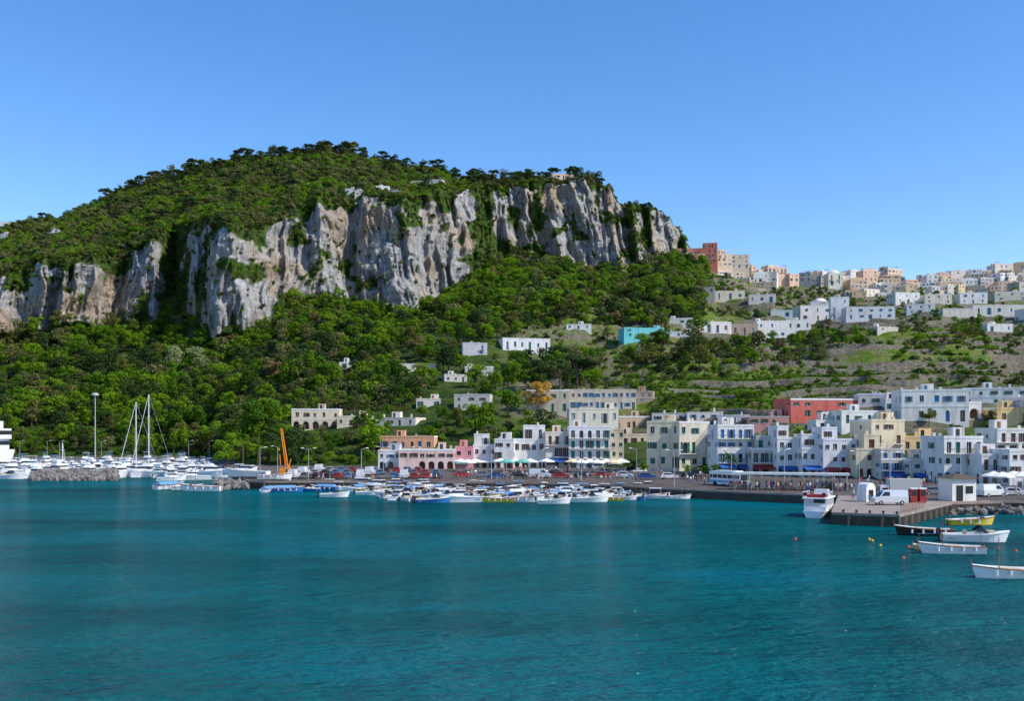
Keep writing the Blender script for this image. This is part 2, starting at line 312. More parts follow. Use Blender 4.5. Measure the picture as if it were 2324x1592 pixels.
def house(name,px0,px1,yr,yb,color,fl=None,bays=None,rot=None,depth=None,shutter=None,arch=False,balc=0.35,D_=None,awn=None,roof='flat',stain=.27,seed=None,top=True,dens=.88,zb=None,step=None):
    R=random.Random(seed if seed is not None else int(px0*7+yr))
    pc=(px0+px1)/2
    if D_ is None: d,zg=hit(pc,yb)
    else: d=D_; zg=Z(yb,d)
    if zb is not None: zg=zb
    W=(px1-px0)*d/F; H=Z(yr,d)-zg; H=max(H,2.6)
    dp=depth or max(5,min(W*R.uniform(.6,.9),12))
    if rot is None: rot=R.uniform(-.25,.25)
    fl=fl or max(1,round(H/3.3)); bays=bays or max(1,round(W/2.9))
    Hw=H-0.5 if H>3 else H-.2
    if step is None: step=R.random()<.55
    step=step and fl>=3 and W>4.5 and roof=='flat'
    Ht=Hw
    if step: Hw=Hw*(fl-1)/fl; fl-=1
    mb=MB()
    mb.T=Matrix.Translation((-W/2,0,0))
    facade(mb,(0,0,0),(1,0,0),W,Hw,fl,bays,R,arch,True,balc,dens)
    sb=max(1,round(dp/3.5))
    facade(mb,(W,0,0),(0,1,0),dp,Hw,fl,sb,R,False,True,0.1,.55)
    facade(mb,(0,dp,0),(0,-1,0),dp,Hw,fl,sb,R,False,True,0.1,.55)
    facade(mb,(W,dp,0),(-1,0,0),W,Hw,fl,bays,R,False,True,0,.6)
    mb.box(-.03,W+.03,-.03,dp+.03,-9,-0.001,0)
    if fl>1 and R.random()<.4: mb.box(-.07,W+.07,-.07,-.035,Hw/fl-.1,Hw/fl+.08,6)
    t=.25; pr=.5 if H>3 else .2
    mb.poly([(0,0,Hw-.02),(W,0,Hw-.02),(W,dp,Hw-.02),(0,dp,Hw-.02)],3)
    if top:
        for (x0,x1,y0,y1) in ((-.06,W+.06,-.06,t),(-.06,W+.06,dp-t,dp+.06),(-.06,t,t,dp-t),(W-t,W+.06,t,dp-t)): mb.box(x0,x1,y0,y1,Hw,Hw+pr,0 if R.random()<.7 else 6)
    if step:
        fw=R.uniform(.45,.72)*W; x0=0.3 if R.random()<.5 else W-fw-.3; y0=R.uniform(.8,2.2); hh=Ht-Hw; dd=dp-y0-.4
        nb=max(1,round(fw/2.6))
        facade(mb,(x0,y0,Hw),(1,0,0),fw,hh,1,nb,R,False,True,0,.95); facade(mb,(x0+fw,y0,Hw),(0,1,0),dd,hh,1,2,R,False,True,0,.6); facade(mb,(x0,y0+dd,Hw),(0,-1,0),dd,hh,1,2,R,False,True,0,.6); mb.poly([(x0+fw,y0+dd,Hw),(x0,y0+dd,Hw),(x0,y0+dd,Ht),(x0+fw,y0+dd,Ht)])
        mb.poly([(x0,y0,Ht-.02),(x0+fw,y0,Ht-.02),(x0+fw,y0+dd,Ht-.02),(x0,y0+dd,Ht-.02)],3)
        for (a0,a1,b0,b1) in ((x0-.05,x0+fw+.05,y0-.05,y0+.2),(x0-.05,x0+fw+.05,y0+dd-.2,y0+dd+.05),(x0-.05,x0+.2,y0+.2,y0+dd-.2),(x0+fw-.2,x0+fw+.05,y0+.2,y0+dd-.2)): mb.box(a0,a1,b0,b1,Ht,Ht+.4,0)
        x=R.uniform(x0+.3,x0+fw-.8); mb.box(x,x+.5,y0+dd*.5,y0+dd*.5+.5,Ht,Ht+1.1,0)
    elif roof=='dome': mb.dome((W/2,dp/2,Hw+.0),min(W,dp)*.46,min(W,dp)*.32,0,16,5)
    elif roof=='vault':
        n=8
        for k in range(n):
            a0,a1=math.pi*k/n,math.pi*(k+1)/n; f=lambda a:(W/2-W*.47*math.cos(a),Hw+W*.18*math.sin(a))
            (xa,za),(xb,zb_)=f(a0),f(a1); mb.poly([(xa,.3,za),(xb,.3,zb_),(xb,dp-.3,zb_),(xa,dp-.3,za)],0); mb.poly([(xa,.3,za),(xb,.3,zb_),(W/2,.3,Hw)],0)
    else:
        if W>5 and R.random()<.75:
            w=R.uniform(2,3.2); x=R.uniform(.6,max(.7,W-w-.6)); y=R.uniform(dp*.3,max(dp*.35,dp-3)); mb.box(x,x+w,y,y+2.4,Hw,Hw+2.3,0); mb.box(x+.5,x+1.3,y-.04,y-.003,Hw,Hw+1.9,R.choice([2,7,1]))
        for _ in range(R.randint(1,3)):
            x=R.uniform(.5,W-.9);y=R.uniform(.8,dp-.8); hh=R.uniform(.7,1.5); mb.box(x,x+.5,y,y+.5,Hw,Hw+hh,0); mb.box(x-.08,x+.58,y-.08,y+.58,Hw+hh,Hw+hh+.1,6)
        if R.random()<.4 and W>4:
            x=R.uniform(.3,W-3.2)
            for a in (0,2.8):
                for bb in (.6,2.8): mb.tube((x+a,bb,Hw),(x+a,bb,Hw+2.2),.05,.05,4,4)
            for k in range(8): mb.box(x-.1+k*.4,x+k*.4,.4,3,Hw+2.2,Hw+2.28,7)
        if R.random()<.5:
            x=R.uniform(.5,W-.5); mb.tube((x,dp*.5,Hw),(x,dp*.5,Hw+2.6),.03,.02,4,4); mb.box(x-.5,x+.5,dp*.5-.01,dp*.5+.01,Hw+2.2,Hw+2.24,4); mb.box(x-.35,x+.35,dp*.5-.01,dp*.5+.01,Hw+2.45,Hw+2.49,4)
    am=AWN['w']
    if awn:
        am=AWN[awn]; fh=Hw/fl; z=min(fh*.86,2.9)
        nb=max(1,int(W/3.6))
        for k in range(nb):
            x0=W*k/nb+.3;x1=W*(k+1)/nb-.3
            mb.poly([(x0,-.03,z),(x1,-.03,z),(x1,-2.2,z-.75),(x0,-2.2,z-.75)],5); mb.poly([(x0,-2.2,z-.75),(x1,-2.2,z-.75),(x1,-2.2,z-1.0),(x0,-2.2,z-1.0)],5)
    sh=shutter or R.choice([SH_G,SH_G,SH_B,SH_W,SH_BL])
    me=mb.mesh(name,[plaster(color,stain),GLASS,sh,ROOF,RAIL,am,TRIM,WOOD])
    x=X(pc,d); FOOT.append((x,d+dp/2,max(W,dp)*.58+1,px0,px1,d))
    return add(name,me,(x,d,zg),rot)
h=house
h('salmon_house',862,985,990,1048,SALMON,2,6,-.05,9,SH_BL,D_=300,balc=.2,zb=2.2)
h('pale_pink_house',905,1032,1020,1076,PALE,2,6,.03,8,SH_B,arch=True,D_=268,zb=2.1)
h('white_arcade_house',858,915,1022,1074,WHITE,2,3,.0,8,SH_BL,arch=True,D_=270,zb=2.1)
h('pink_house',1033,1074,1014,1070,PINK,2,2,.02,8,SH_BL,arch=True,D_=272,awn='g',zb=2.1)
h('white_house',1074,1124,984,1070,WHITE,3,3,.05,9,SH_W,arch=True,D_=275,zb=2.1,awn='w')
h('white_house',1122,1166,996,1070,WHITE,3,2,-.08,9,SH_B,D_=272,zb=2.1,balc=.5)
h('white_house',1163,1240,964,1068,WHITE,3,4,.02,10,SH_B,arch=True,D_=276,zb=2.1,balc=.5,step=True)
h('cream_house',1238,1294,980,1068,(0.76,0.69,0.58),3,3,.05,9,SH_B,D_=274,zb=2.1,awn='b')
h('white_house',1291,1386,968,1066,(0.81,0.80,0.79),4,5,.0,10,SH_G,D_=272,zb=2.1,balc=1.0,dens=1,step=False)
h('cream_house',1384,1416,973,1066,CREAM,4,2,-.1,10,SH_G,D_=273,zb=2.1,awn='w')
h('cream_house',1292,1404,927,962,(0.8,0.73,0.58),1,5,.03,9,SH_W,D_=300)
h('cream_house',1410,1470,985,1040,(0.74,0.6,0.42),2,3,.03,8,SH_B,D_=290,awn='r')
h('shop_building',1405,1475,945,985,(0.67,0.48,0.36),1,5,.03,8,SH_B,D_=312)
h('cream_house',1468,1545,956,1062,CREAM,3,3,-.22,10,SH_G,D_=250,zb=3,step=False)
h('cream_house',1540,1612,957,1064,(0.82,0.73,0.56),3,3,.2,9,SH_G,D_=248,zb=3,balc=.6,step=False)
h('white_house',1612,1650,985,1060,WHITE,3,1,.1,8,SH_B,D_=246,zb=3)
h('white_house',1628,1712,964,1082,WHITE,4,4,.06,9,SH_BL,D_=232,zb=2.2,balc=.7,awn='b')
h('white_house',1706,1768,988,1086,GREYW,3,3,-.06,8,SH_G,D_=226,zb=2.2,balc=.6,awn='r',arch=True)
h('white_house',1764,1822,965,1090,WHITE,4,3,.02,9,SH_B,D_=222,zb=2.2,balc=.4,awn='b',arch=True)
h('white_house',1820,1872,984,1092,WHITE,3,3,-.05,9,SH_B,D_=216,zb=2.2,arch=True,awn='b')
h('white_house',1868,1946,968,1096,(0.75,0.76,0.78),4,4,.03,9,SH_B,D_=214,zb=2.2,balc=.5,arch=True,awn='r')
h('cream_house',1944,2004,985,1098,CREAM,3,3,-.05,9,SH_B,D_=208,zb=2.2,arch=True)
h('cream_house',1975,2056,952,1060,CREAM,4,3,.15,10,SH_B,D_=222,dens=.5,step=False)
h('stained_plaster_house',2000,2070,1018,1100,GREYW,3,3,.02,8,SH_BL,D_=203,zb=2.2,stain=.55,awn='b')
h('stained_plaster_house',2068,2144,1020,1104,GREYW,3,3,.0,8,SH_G,D_=199,zb=2.2,stain=.55,awn='b')
h('yellow_house',2048,2140,990,1030,YEL,1,4,.0,8,SH_G,D_=225)
h('white_house',2142,2232,990,1114,WHITE,3,4,.04,10,SH_G,D_=190,zb=2.2,balc=.5,dens=.9,step=False)
h('white_house',2228,2290,1030,1116,WHITE,2,3,-.02,7,SH_B,D_=184,zb=2.2,arch=True)
h('white_house',2262,2360,972,1060,WHITE,3,4,.05,9,SH_B,D_=205,balc=.6,arch=True)
h('white_house',2290,2400,1020,1118,WHITE,3,4,.04,9,SH_B,D_=180,zb=2.2,arch=True,balc=.5)
h('white_house',2405,2520,985,1118,WHITE,4,4,.04,9,SH_G,D_=182,zb=2.2,arch=True,balc=.5)
for a in [('red_villa',1790,1955,905,958,RED,2,6),('white_house',1908,2012,932,968,WHITE,1,4),('white_house',1630,1700,942,968,WHITE,1,3),('red_house',1700,1790,948,975,(0.7,0.34,0.30),1,4),
 ('white_house',1950,2055,893,925,(0.80,0.68,0.62),1,4),('white_house',2050,2195,884,962,WHITE,2,5),('white_house',2190,2330,880,925,WHITE,2,5),('cream_villa',2262,2345,925,968,YEL,1,3),
 ('white_house',1850,1912,958,985,WHITE,1,2),('white_house',2330,2480,900,965,WHITE,2,5),('white_house',2010,2060,905,940,WHITE,1,2),('white_house',1480,1560,938,960,WHITE,1,3),('white_house',1560,1635,936,960,(.8,.70,.62),1,3)]:
    h(*a,balc=.2,dens=.75)
h('white_domed_house',2128,2228,912,962,WHITE,1,3,.0,9,SH_B,roof='dome',arch=True)
h('white_house',1195,1292,885,935,BEIGE,2,4)
h('school_building',1280,1445,884,930,(.58,.51,.41),2,12,.05,12,SH_BL,dens=1,balc=0,stain=.3); h('school_annex',1432,1482,888,925,(0.5,0.38,0.28),2,3,-.2,10,SH_W)
h('cream_villa',662,770,928,975,(0.78,0.65,0.48),2,5,.05,8,SH_B,arch=True); h('cream_villa',765,845,944,968,(0.78,0.65,0.48),1,4,.0,7,SH_B); h('white_house',845,945,948,968,(.78,.70,.6),1,4)
for a in [(1030,1112,895,932,GREYW,2,3),(1050,1106,778,808,(0.56,0.54,0.56),2,2),(1140,1250,768,798,(0.81,0.80,0.80),1,6),(1008,1060,850,868,GREYW,1,3),(1055,1120,832,852,GREYW,1,3),(905,990,826,842,GREYW,1,4),(770,815,822,835,WHITE,1,2),
 (1415,1510,744,776,TURQ,2,4),(1508,1576,752,770,(.78,.77,.78),1,3),(1575,1662,730,758,(0.81,0.73,0.70),1,4),(1660,1720,735,765,(.5,.36,.28),1,3),(1718,1788,728,770,WHITE,2,3),(1784,1840,726,752,WHITE,1,3),(1285,1342,736,752,WHITE,1,3),
 (1815,1892,694,730,(0.75,0.71,0.70),2,3),(1886,1926,674,730,(.79,.78,.77),3,2),(1922,2030,696,728,(0.73,0.72,0.73),2,5),(2140,2215,700,724,GREYW,1,3),(2210,2330,692,716,(0.72,0.68,0.62),1,5),(2330,2420,700,730,WHITE,2,4),(1578,1622,652,680,(.5,.45,.37),2,3),
 (1520,1575,722,742,(.8,.74,.66),1,3),(1750,1800,704,722,WHITE,1,2),(1990,2040,742,760,(.75,.66,.56),1,2),(2060,2120,690,714,WHITE,2,3),(2240,2300,735,755,WHITE,1,3),(945,1000,905,925,(.7,.64,.55),1,3),(1620,1690,660,682,(.7,.6,.48),1,3),(1700,1760,668,690,(.74,.67,.58),1,3),(2030,2090,664,690,WHITE,2,3),(2100,2160,668,694,(.76,.68,.58),2,3),(2180,2240,664,690,WHITE,2,3),(2260,2330,662,688,(.7,.62,.5),2,3)]:
    h('hillside_house',*a,balc=.1,dens=.85)
h('white_arch_house',1840,1886,684,722,(0.8,0.76,0.75),1,1,roof='dome',arch=True)
h('red_hotel',1536,1600,564,604,HOTEL,3,5,.1,14,SH_W,D_=800,dens=1); h('red_hotel',1568,1628,551,600,HOTEL,4,5,-.2,14,SH_W,D_=815,dens=1)
h('cream_hotel',1628,1662,567,604,(0.78,0.62,0.46),4,3,.1,14,SH_W,D_=820); h('cream_hotel',1658,1700,578,608,(0.74,0.61,0.48),3,3,-.1,14,SH_W,D_=820)
R=random.Random(5)
ridge_top=lambda px: np.interp(px,[1590,1700,1760,1830,1900,1950,2060,2150,2240,2330,2500],[602,604,592,606,618,606,612,618,605,592,600])
for row,(dy,hh) in enumerate([(2,26),(13,24),(26,22),(38,20),(50,18),(62,17)]):
    px=1618+row*9
    while px<2520:
        w=R.uniform(16,52); yt=ridge_top(px+w/2)+dy+R.uniform(-7,8)
        if not (row>1 and (px<1620 or (1740<px<1900))) and R.random()<[.92,.85,.75,.65,.5,.35][row]:
            c=R.choice([WHITE,WHITE,(0.78,0.66,0.50),(0.68,0.52,0.36),(0.82,0.72,0.62),(0.60,0.44,0.30),(0.78,0.54,0.40),(.50,.46,.42),(.78,.62,.36)])
            d=840-row*22
            h('ridge_town_house',px,px+w,yt,yt+hh*R.uniform(.7,1.2),c,None,max(2,int(w/9)),R.uniform(-.4,.4),12,balc=.05,D_=d,roof=R.choice(['flat']*7+['vault']),seed=int(px*3+row),dens=.75)
        px+=w*R.uniform(.75,1.15)
h('white_domed_church',1880,1912,620,648,(.80,.74,.63),2,2,0,12,SH_B,roof='dome',D_=800)
h('hilltop_villa',1254,1302,394,418,(0.8,0.6,0.48),2,5,.1,12,SH_B,arch=True,D_=800)
h('hilltop_house',1478,1500,482,498,(0.7,0.6,0.46),1,2,D_=835); h('hilltop_house',1496,1512,490,505,(0.7,0.6,0.46),1,2,D_=840)
for a in [(783,806,428,440),(805,832,432,446),(853,884,422,434),(882,912,432,446),(930,965,411,420),(962,1005,408,419),(108,132,521,530),(0,20,503,512),(0,18,530,540)]:
    h('cliff_top_house',*a,R.choice([WHITE,(.72,.62,.55),(.65,.65,.68)]),1,2,balc=0)
# ---------------------------------------------------------------- trees
def leafmat(name,c0,c1,tr=0.25):
    m,nt,b=nodes(name); oi=N(nt,'ShaderNodeObjectInfo'); p=pos(nt)
    n=noise(nt,p,0.06,3); mm=N(nt,'ShaderNodeMath',operation='ADD'); nt.links.new(oi.outputs['Random'],mm.inputs[0]); nt.links.new(n,mm.inputs[1])
    m2=N(nt,'ShaderNodeMath',operation='MULTIPLY'); nt.links.new(mm.outputs[0],m2.inputs[0]); m2.inputs[1].default_value=.62
    c=ramp(nt,m2.outputs[0],[(0.22,c0),(0.85,c1)])
    nt.links.new(c,b.inputs['Base Color']); b.inputs['Roughness'].default_value=.65; b.inputs['Specular IOR Level'].default_value=.12
    t=N(nt,'ShaderNodeBsdfTranslucent'); nt.links.new(c,t.inputs[0]); ms=N(nt,'ShaderNodeMixShader'); ms.inputs[0].default_value=tr
    nt.links.new(b.outputs[0],ms.inputs[1]); nt.links.new(t.outputs[0],ms.inputs[2]); nt.links.new(ms.outputs[0],nt.nodes['Material Output'].inputs[0]); return m
LG=leafmat('leaf_broad',(0.020,0.075,0.004),(0.15,0.27,0.008),.28); LO=leafmat('leaf_olive',(0.08,0.10,0.03),(0.19,0.19,0.065)); LP=leafmat('leaf_pine',(0.012,0.030,0.008),(0.045,0.080,0.014),.1)
LM=leafmat('leaf_macchia',(0.035,0.055,0.012),(0.14,0.15,0.03)); LA=leafmat('leaf_autumn',(0.4,0.2,0.03),(0.6,0.36,0.07)); LY=leafmat('leaf_pale',(0.18,0.24,0.09),(0.30,0.34,0.14)); LB=leafmat('leaf_brown',(0.10,0.08,0.03),(0.22,0.16,0.06))
BARK=simple('bark',(0.10,0.075,0.055),.9)
def tree_mesh(name,seed,kind,leaf,dn=1):
    R=np.random.default_rng(seed); mb=MB()
    lobes=[]
    if kind=='broad':
        mb.tube((0,0,-.15),(0.01,0,.35),.035,.022,1,6)
        for k in range(13):
            a=R.random()*6.28; r=abs(R.normal(0,.24)); z=.28+R.random()*.54; r=min(r,.36*math.sqrt(max(0.05,1-((z-.5)/.5)**2))); lobes.append((r*math.cos(a),r*math.sin(a),z,R.uniform(.12,.21)))
            if k<6: mb.tube((0,0,.25),(r*math.cos(a)*.8,r*math.sin(a)*.8,z),.016,.006,1,5)
        nl=int(70*dn); ls=.036
    elif kind=='pine':
        mb.tube((0,0,-.15),(.02,0,.66),.026,.016,1,6)
        for k in range(16):
            a=R.random()*6.28; r=.42*math.sqrt(R.random()); z=.72+.2*(1-(r/.42)**2)*R.uniform(.5,1); lobes.append((r*math.cos(a),r*math.sin(a),z,R.uniform(.09,.14)))
            if k<7: mb.tube((.02,0,.55),(r*math.cos(a)*.8,r*math.sin(a)*.8,z-.03),.012,.005,1,5)
        nl=int(80*dn); ls=.03
    elif kind=='cyp':
        mb.tube((0,0,-.1),(0,0,.2),.02,.018,1,6)
        for k in range(12): z=.12+k*.072; lobes.append((R.normal(0,.01),R.normal(0,.01),z,.085*math.sin(math.pi*min(1,(1.05-z)*1.1+.1)/1.6)+.02))
        nl=60; ls=.03
    else:
        for k in range(9):
            a=R.random()*6.28; r=.40*math.sqrt(R.random()); lobes.append((r*math.cos(a),r*math.sin(a),R.uniform(.1,.55),R.uniform(.16,.28)))
        nl=65; ls=.06
    for (x,y,z,r) in lobes:
        zs=.75 if kind!='cyp' else 1.3
        for k in range(nl):
            d=R.normal(0,1,3); d/=np.linalg.norm(d)
            if d[2]<-.55: d[2]*=-1
            rr=r*R.uniform(.72,1.08); c=Vector((x+d[0]*rr,y+d[1]*rr,z+d[2]*rr*zs))
            nn=Vector(d)+Vector(R.normal(0,.4,3)); nn.normalize(); u=nn.orthogonal().normalized(); w=nn.cross(u); t=R.random()*6.28
            u,w=u*math.cos(t)+w*math.sin(t),w*math.cos(t)-u*math.sin(t); s=ls*R.uniform(.6,1.3)/(dn**.3)
            mb.poly([c+u*s,c+w*s*.7,c-u*s,c-w*s*.7],0)
    return mb.mesh(name,[leaf,BARK])
def coll(name,items):
    c=bpy.data.collections.new(name)
    for i,me in enumerate(items):
        o=bpy.data.objects.new('%s_variant_%s'%(name,'abcdefgh'[i]),me); c.objects.link(o)
    return c
def gn_scatter(name,co,scl,rz,idx,c):
    me=bpy.data.meshes.new(name); me.vertices.add(len(co)); me.vertices.foreach_set('co',np.asarray(co,np.float32).ravel())
    for n_,t_,a_ in (('scl','FLOAT',scl),('rz','FLOAT',rz),('pick','INT',idx)):
        at=me.attributes.new(n_,t_,'POINT'); at.data.foreach_set('value',np.asarray(a_,np.float32 if t_=='FLOAT' else np.int32))
    o=add(name,me); ng=bpy.data.node_groups.new(name,'GeometryNodeTree')
    ng.interface.new_socket('Geometry',in_out='INPUT',socket_type='NodeSocketGeometry'); ng.interface.new_socket('Geometry',in_out='OUTPUT',socket_type='NodeSocketGeometry')
    nn=ng.nodes; L=ng.links; gi=nn.new('NodeGroupInput'); go=nn.new('NodeGroupOutput'); ip=nn.new('GeometryNodeInstanceOnPoints'); ci=nn.new('GeometryNodeCollectionInfo')
    ci.inputs[0].default_value=c; ci.inputs['Separate Children'].default_value=True; ci.inputs['Reset Children'].default_value=True
    def na(n_,t_):
        x=nn.new('GeometryNodeInputNamedAttribute'); x.data_type=t_; x.inputs[0].default_value=n_; return x.outputs[0]
    cx=nn.new('ShaderNodeCombineXYZ'); L.new(na('rz','FLOAT'),cx.inputs[2])
    L.new(gi.outputs[0],ip.inputs['Points']); L.new(ci.outputs[0],ip.inputs['Instance']); ip.inputs['Pick Instance'].default_value=True
    L.new(na('pick','INT'),ip.inputs['Instance Index']); L.new(cx.outputs[0],ip.inputs['Rotation']); L.new(na('scl','FLOAT'),ip.inputs['Scale']); L.new(ip.outputs[0],go.inputs[0])
    m=o.modifiers.new('scatter','NODES'); m.node_group=ng; return o
C_br=coll('broadleaf_tree',[tree_mesh('broadleaf_tree',i,'broad',LG) for i in range(4)]+[tree_mesh('olive_tree',9,'broad',LO),tree_mesh('macchia_tree',10,'broad',LM),tree_mesh('brown_tree',11,'broad',LB),tree_mesh('dark_oak_tree',12,'broad',LP)])
C_pi=coll('pine_tree',[tree_mesh('pine_tree',20+i,'pine',LP) for i in range(2)]+[tree_mesh('oak_tree',24,'broad',LP),tree_mesh('oak_tree',25,'broad',LM)])
C_sh=coll('shrub',[tree_mesh('shrub',30,'shrub',LG),tree_mesh('shrub',31,'shrub',LM),tree_mesh('shrub',32,'shrub',LM),tree_mesh('shrub',33,'shrub',LO),tree_mesh('shrub',34,'shrub',LP)])
P0=verts.reshape(nr,nc,3)
e1=P0[:-1,1:]-P0[:-1,:-1]; e2=P0[1:,:-1]-P0[:-1,:-1]; area=np.linalg.norm(np.cross(e1,e2),axis=-1)
pxc=PXG[:-1,:-1]; ypc=YP[:-1,:-1]; sc_=sec[1:,1:]; tc=tt[1:,1:]; rk_=rock[:-1,:-1]; nzc=fbm(XW/35,D/35,3,55)[:-1,:-1]; slopew=tw[:-1,:-1]
def sample(dens,n_max=30000,fr=16):
    w=area*dens; tot=w.sum(); n=int(min(tot,n_max)); idx=rng.choice(w.size,n,p=(w/tot).ravel()); i,j=np.unravel_index(idx,w.shape)
    a=rng.random(n)[:,None];b_=rng.random(n)[:,None]
    co=P0[i,j]+a*e1[i,j]+b_*e2[i,j]; keep=np.ones(n,bool)
    for (x,y,r,p0,p1,d) in FOOT:
        dd=np.hypot(co[:,0]-x,co[:,1]-y); pp=CX+F*co[:,0]/co[:,1]
        keep&=~(dd<r); keep&=~((pp>p0-4)&(pp<p1+4)&(co[:,1]<d)&(co[:,1]>d-(fr if (d<400 or d>725) else fr*1.7)))
    return co[keep],i[keep],j[keep]
def box_(px0,px1,y0,y1,e=12): return ss(px0-e,px0+e,pxc)*(1-ss(px1-e,px1+e,pxc))*ss(y0-e/2,y0+e/2,ypc)*(1-ss(y1-e/2,y1+e/2,ypc))
forest=((sc_>=1)&(sc_<=3))*(1-ss(1120,1300,pxc)*ss(735,760,ypc))*(1-ss(1575,1605,pxc))
forest=forest*(1-0.6*ss(850,960,pxc)*ss(740,765,ypc))*(1-.4*ss(600,680,pxc)*ss(930,945,ypc))
forest=forest*(1-.92*(sc_==3)*ss(.89,.96,tc)*(pxc<1560))
forest=np.maximum(forest,(sc_<=4)*(sc_>=1)*np.maximum.reduce([box_(1410,1900,775,832)*.9,box_(2150,2420,722,775),box_(1830,2130,745,790)*.5,box_(1180,1350,815,880)*.8,box_(490,1000,800,915)*1]))
forest=np.maximum(forest,.08*(slopew>.3)*((sc_==2)|(sc_==3))*(nzc>.5)*(1-box_(1440,1960,865,935)))
forest=np.maximum(forest,.08*(pxc>1590)*(sc_==4)+.06*(pxc>1590)*(sc_==5))
forest=forest*(1-(sc_==1)*(tc<0.06)*1.0)
co,i,j=sample(forest*0.027,24000)
n=len(co); r=rng.random(n); patch=nzc[i,j]
idx=np.where(r<.72,rng.integers(0,4,n),np.where(r<.79,4,np.where(r<.88,5,np.where(r<.91,6,7)))); idx=np.where((patch>.60)&(r<.4),5,idx); idx=np.where((patch<.42)&(r<.3),7,idx)
gn_scatter('hillside_forest',co,(5+9*rng.random(n)**1.6)*np.where(co[:,1]<420,.85,1)*np.where(pxc[i,j]>1590,.6,1),rng.random(n)*6.28,idx,C_br)
sh=((sc_>=1)&(sc_<=3))*0.34*(slopew+0.35)*(nzc>.43)*(1-(sc_==1)*(tc<.04))+(sc_==4)*(pxc>1590)*.4+(sc_==5)*(pxc>1590)*.3
sh=np.maximum(sh,.8*(sc_==1)*(tc>.04)*(pxc<1160))
sh=sh*(1-.7*box_(1480,1960,870,925))
co,i,j=sample(sh*0.07,20000); n=len(co)
gn_scatter('terrace_shrubs',co,rng.uniform(1.2,4.0,n),rng.random(n)*6.28,rng.choice(5,n,p=[.55,.17,.13,.12,.03]),C_sh)
cr=(slopew>.5)*((sc_==2)|(sc_==1))*(wall[:-1,:-1]<.1)*np.maximum(box_(1440,2000,850,935),.25*box_(1350,2400,770,860))
co,i,j=sample(cr*0.5,12000); n=len(co)
gn_scatter('terrace_vines',co,rng.uniform(.8,1.7,n),rng.random(n)*6.28,rng.choice(5,n,p=[.85,.06,.04,.05,0]),C_sh)
top=(sc_==5)*(pxc<1385)*1.0+(sc_==5)*(pxc>=1385)*(pxc<1560)*.1
co,i,j=sample(top*0.048,14000); n=len(co)
gn_scatter('hilltop_macchia',co,rng.uniform(3,7.5,n),rng.random(n)*6.28,np.where(nzc[i,j]>.51,rng.choice([0,0,0,1,3],n),rng.choice([0,1,2,3,3,4],n)),C_sh)
cb=(env[:-1,:-1]>.2)*(sc_<=5)*((rk_<.5)*1.0+.13)
co,i,j=sample(cb*0.06,10000); n=len(co); co[:,1]-=.3
gn_scatter('cliff_shrubs',co,1.0+3.2*rng.random(n)**1.5,rng.random(n)*6.28,rng.choice(5,n,p=[.2,.35,.2,.1,.15]),C_sh)
rp=((sc_==5)*(pxc<1370))*np.where(tc>.84,1.0,.05)*(ss(200,330,pxc)*.8+.05)+(sc_==5)*(pxc>1070)*(pxc<1365)*.5+(sc_==5)*(pxc>1380)*(pxc<1460)*.25
co,i,j=sample(rp*0.014,2600); n=len(co)
gn_scatter('hilltop_pines',co,5+9*rng.random(n)**1.3,rng.random(n)*6.28,rng.integers(0,4,n),C_pi)
def tree(name,px,yb,yt,kind,leaf,seed,D_=None,wid=1):
    d,zg=hit(px,yb) if D_ is None else (D_,Z(yb,D_)); s=Z(yt,d)-zg
    return add(name,tree_mesh(name,seed,kind,leaf,3),(X(px,d),d-1,zg),random.random()*6,(s*wid,s*wid,s))
tree('autumn_tree',1220,938,862,'broad',LA,51); tree('umbrella_pine',1270,925,812,'pine',LP,52,wid=1.2); tree('umbrella_pine',1310,900,808,'pine',LP,56,wid=1.4); tree('umbrella_pine',1225,890,815,'pine',LP,57,wid=1.3)
tree('pale_tree',405,850,775,'broad',LY,53,wid=1); tree('pale_tree',460,850,785,'broad',LY,54,wid=1.2)
for px,yb,yt in [(575,1020,900),(600,1000,890),(560,1000,930),(655,1010,960),(757,1030,980),(1035,965,920),(1110,945,910),(2105,965,925),(2245,970,930),(960,950,915),(1595,625,575),(1470,480,462),(700,1020,975),(620,1030,960),(810,985,950),(880,985,955)]:
    tree('garden_tree',px,yb,yt,'broad',random.choice([LG,LG,LM]),px) if px!=1470 else tree('umbrella_pine',px,482,460,'pine',LP,58,wid=1.2)
for px,d,s_ in [(515,300,9),(535,320,11),(490,395,12),(640,292,6),(745,280,5),(800,278,4.5),(838,282,5.5),(1425,262,3.2),(1440,258,3),(1460,246,3),(1600,225,2.8),(1625,222,3),(1560,232,2.6)]:
    add('quayside_tree',tree_mesh('quayside_tree',px,'broad',LG,2),(X(px,d),d,ground(X(px,d),d)),px,s_)
for px in (1245,1279,1284): tree('cypress_tree',px,420,398,'cyp',LP,px,D_=795)
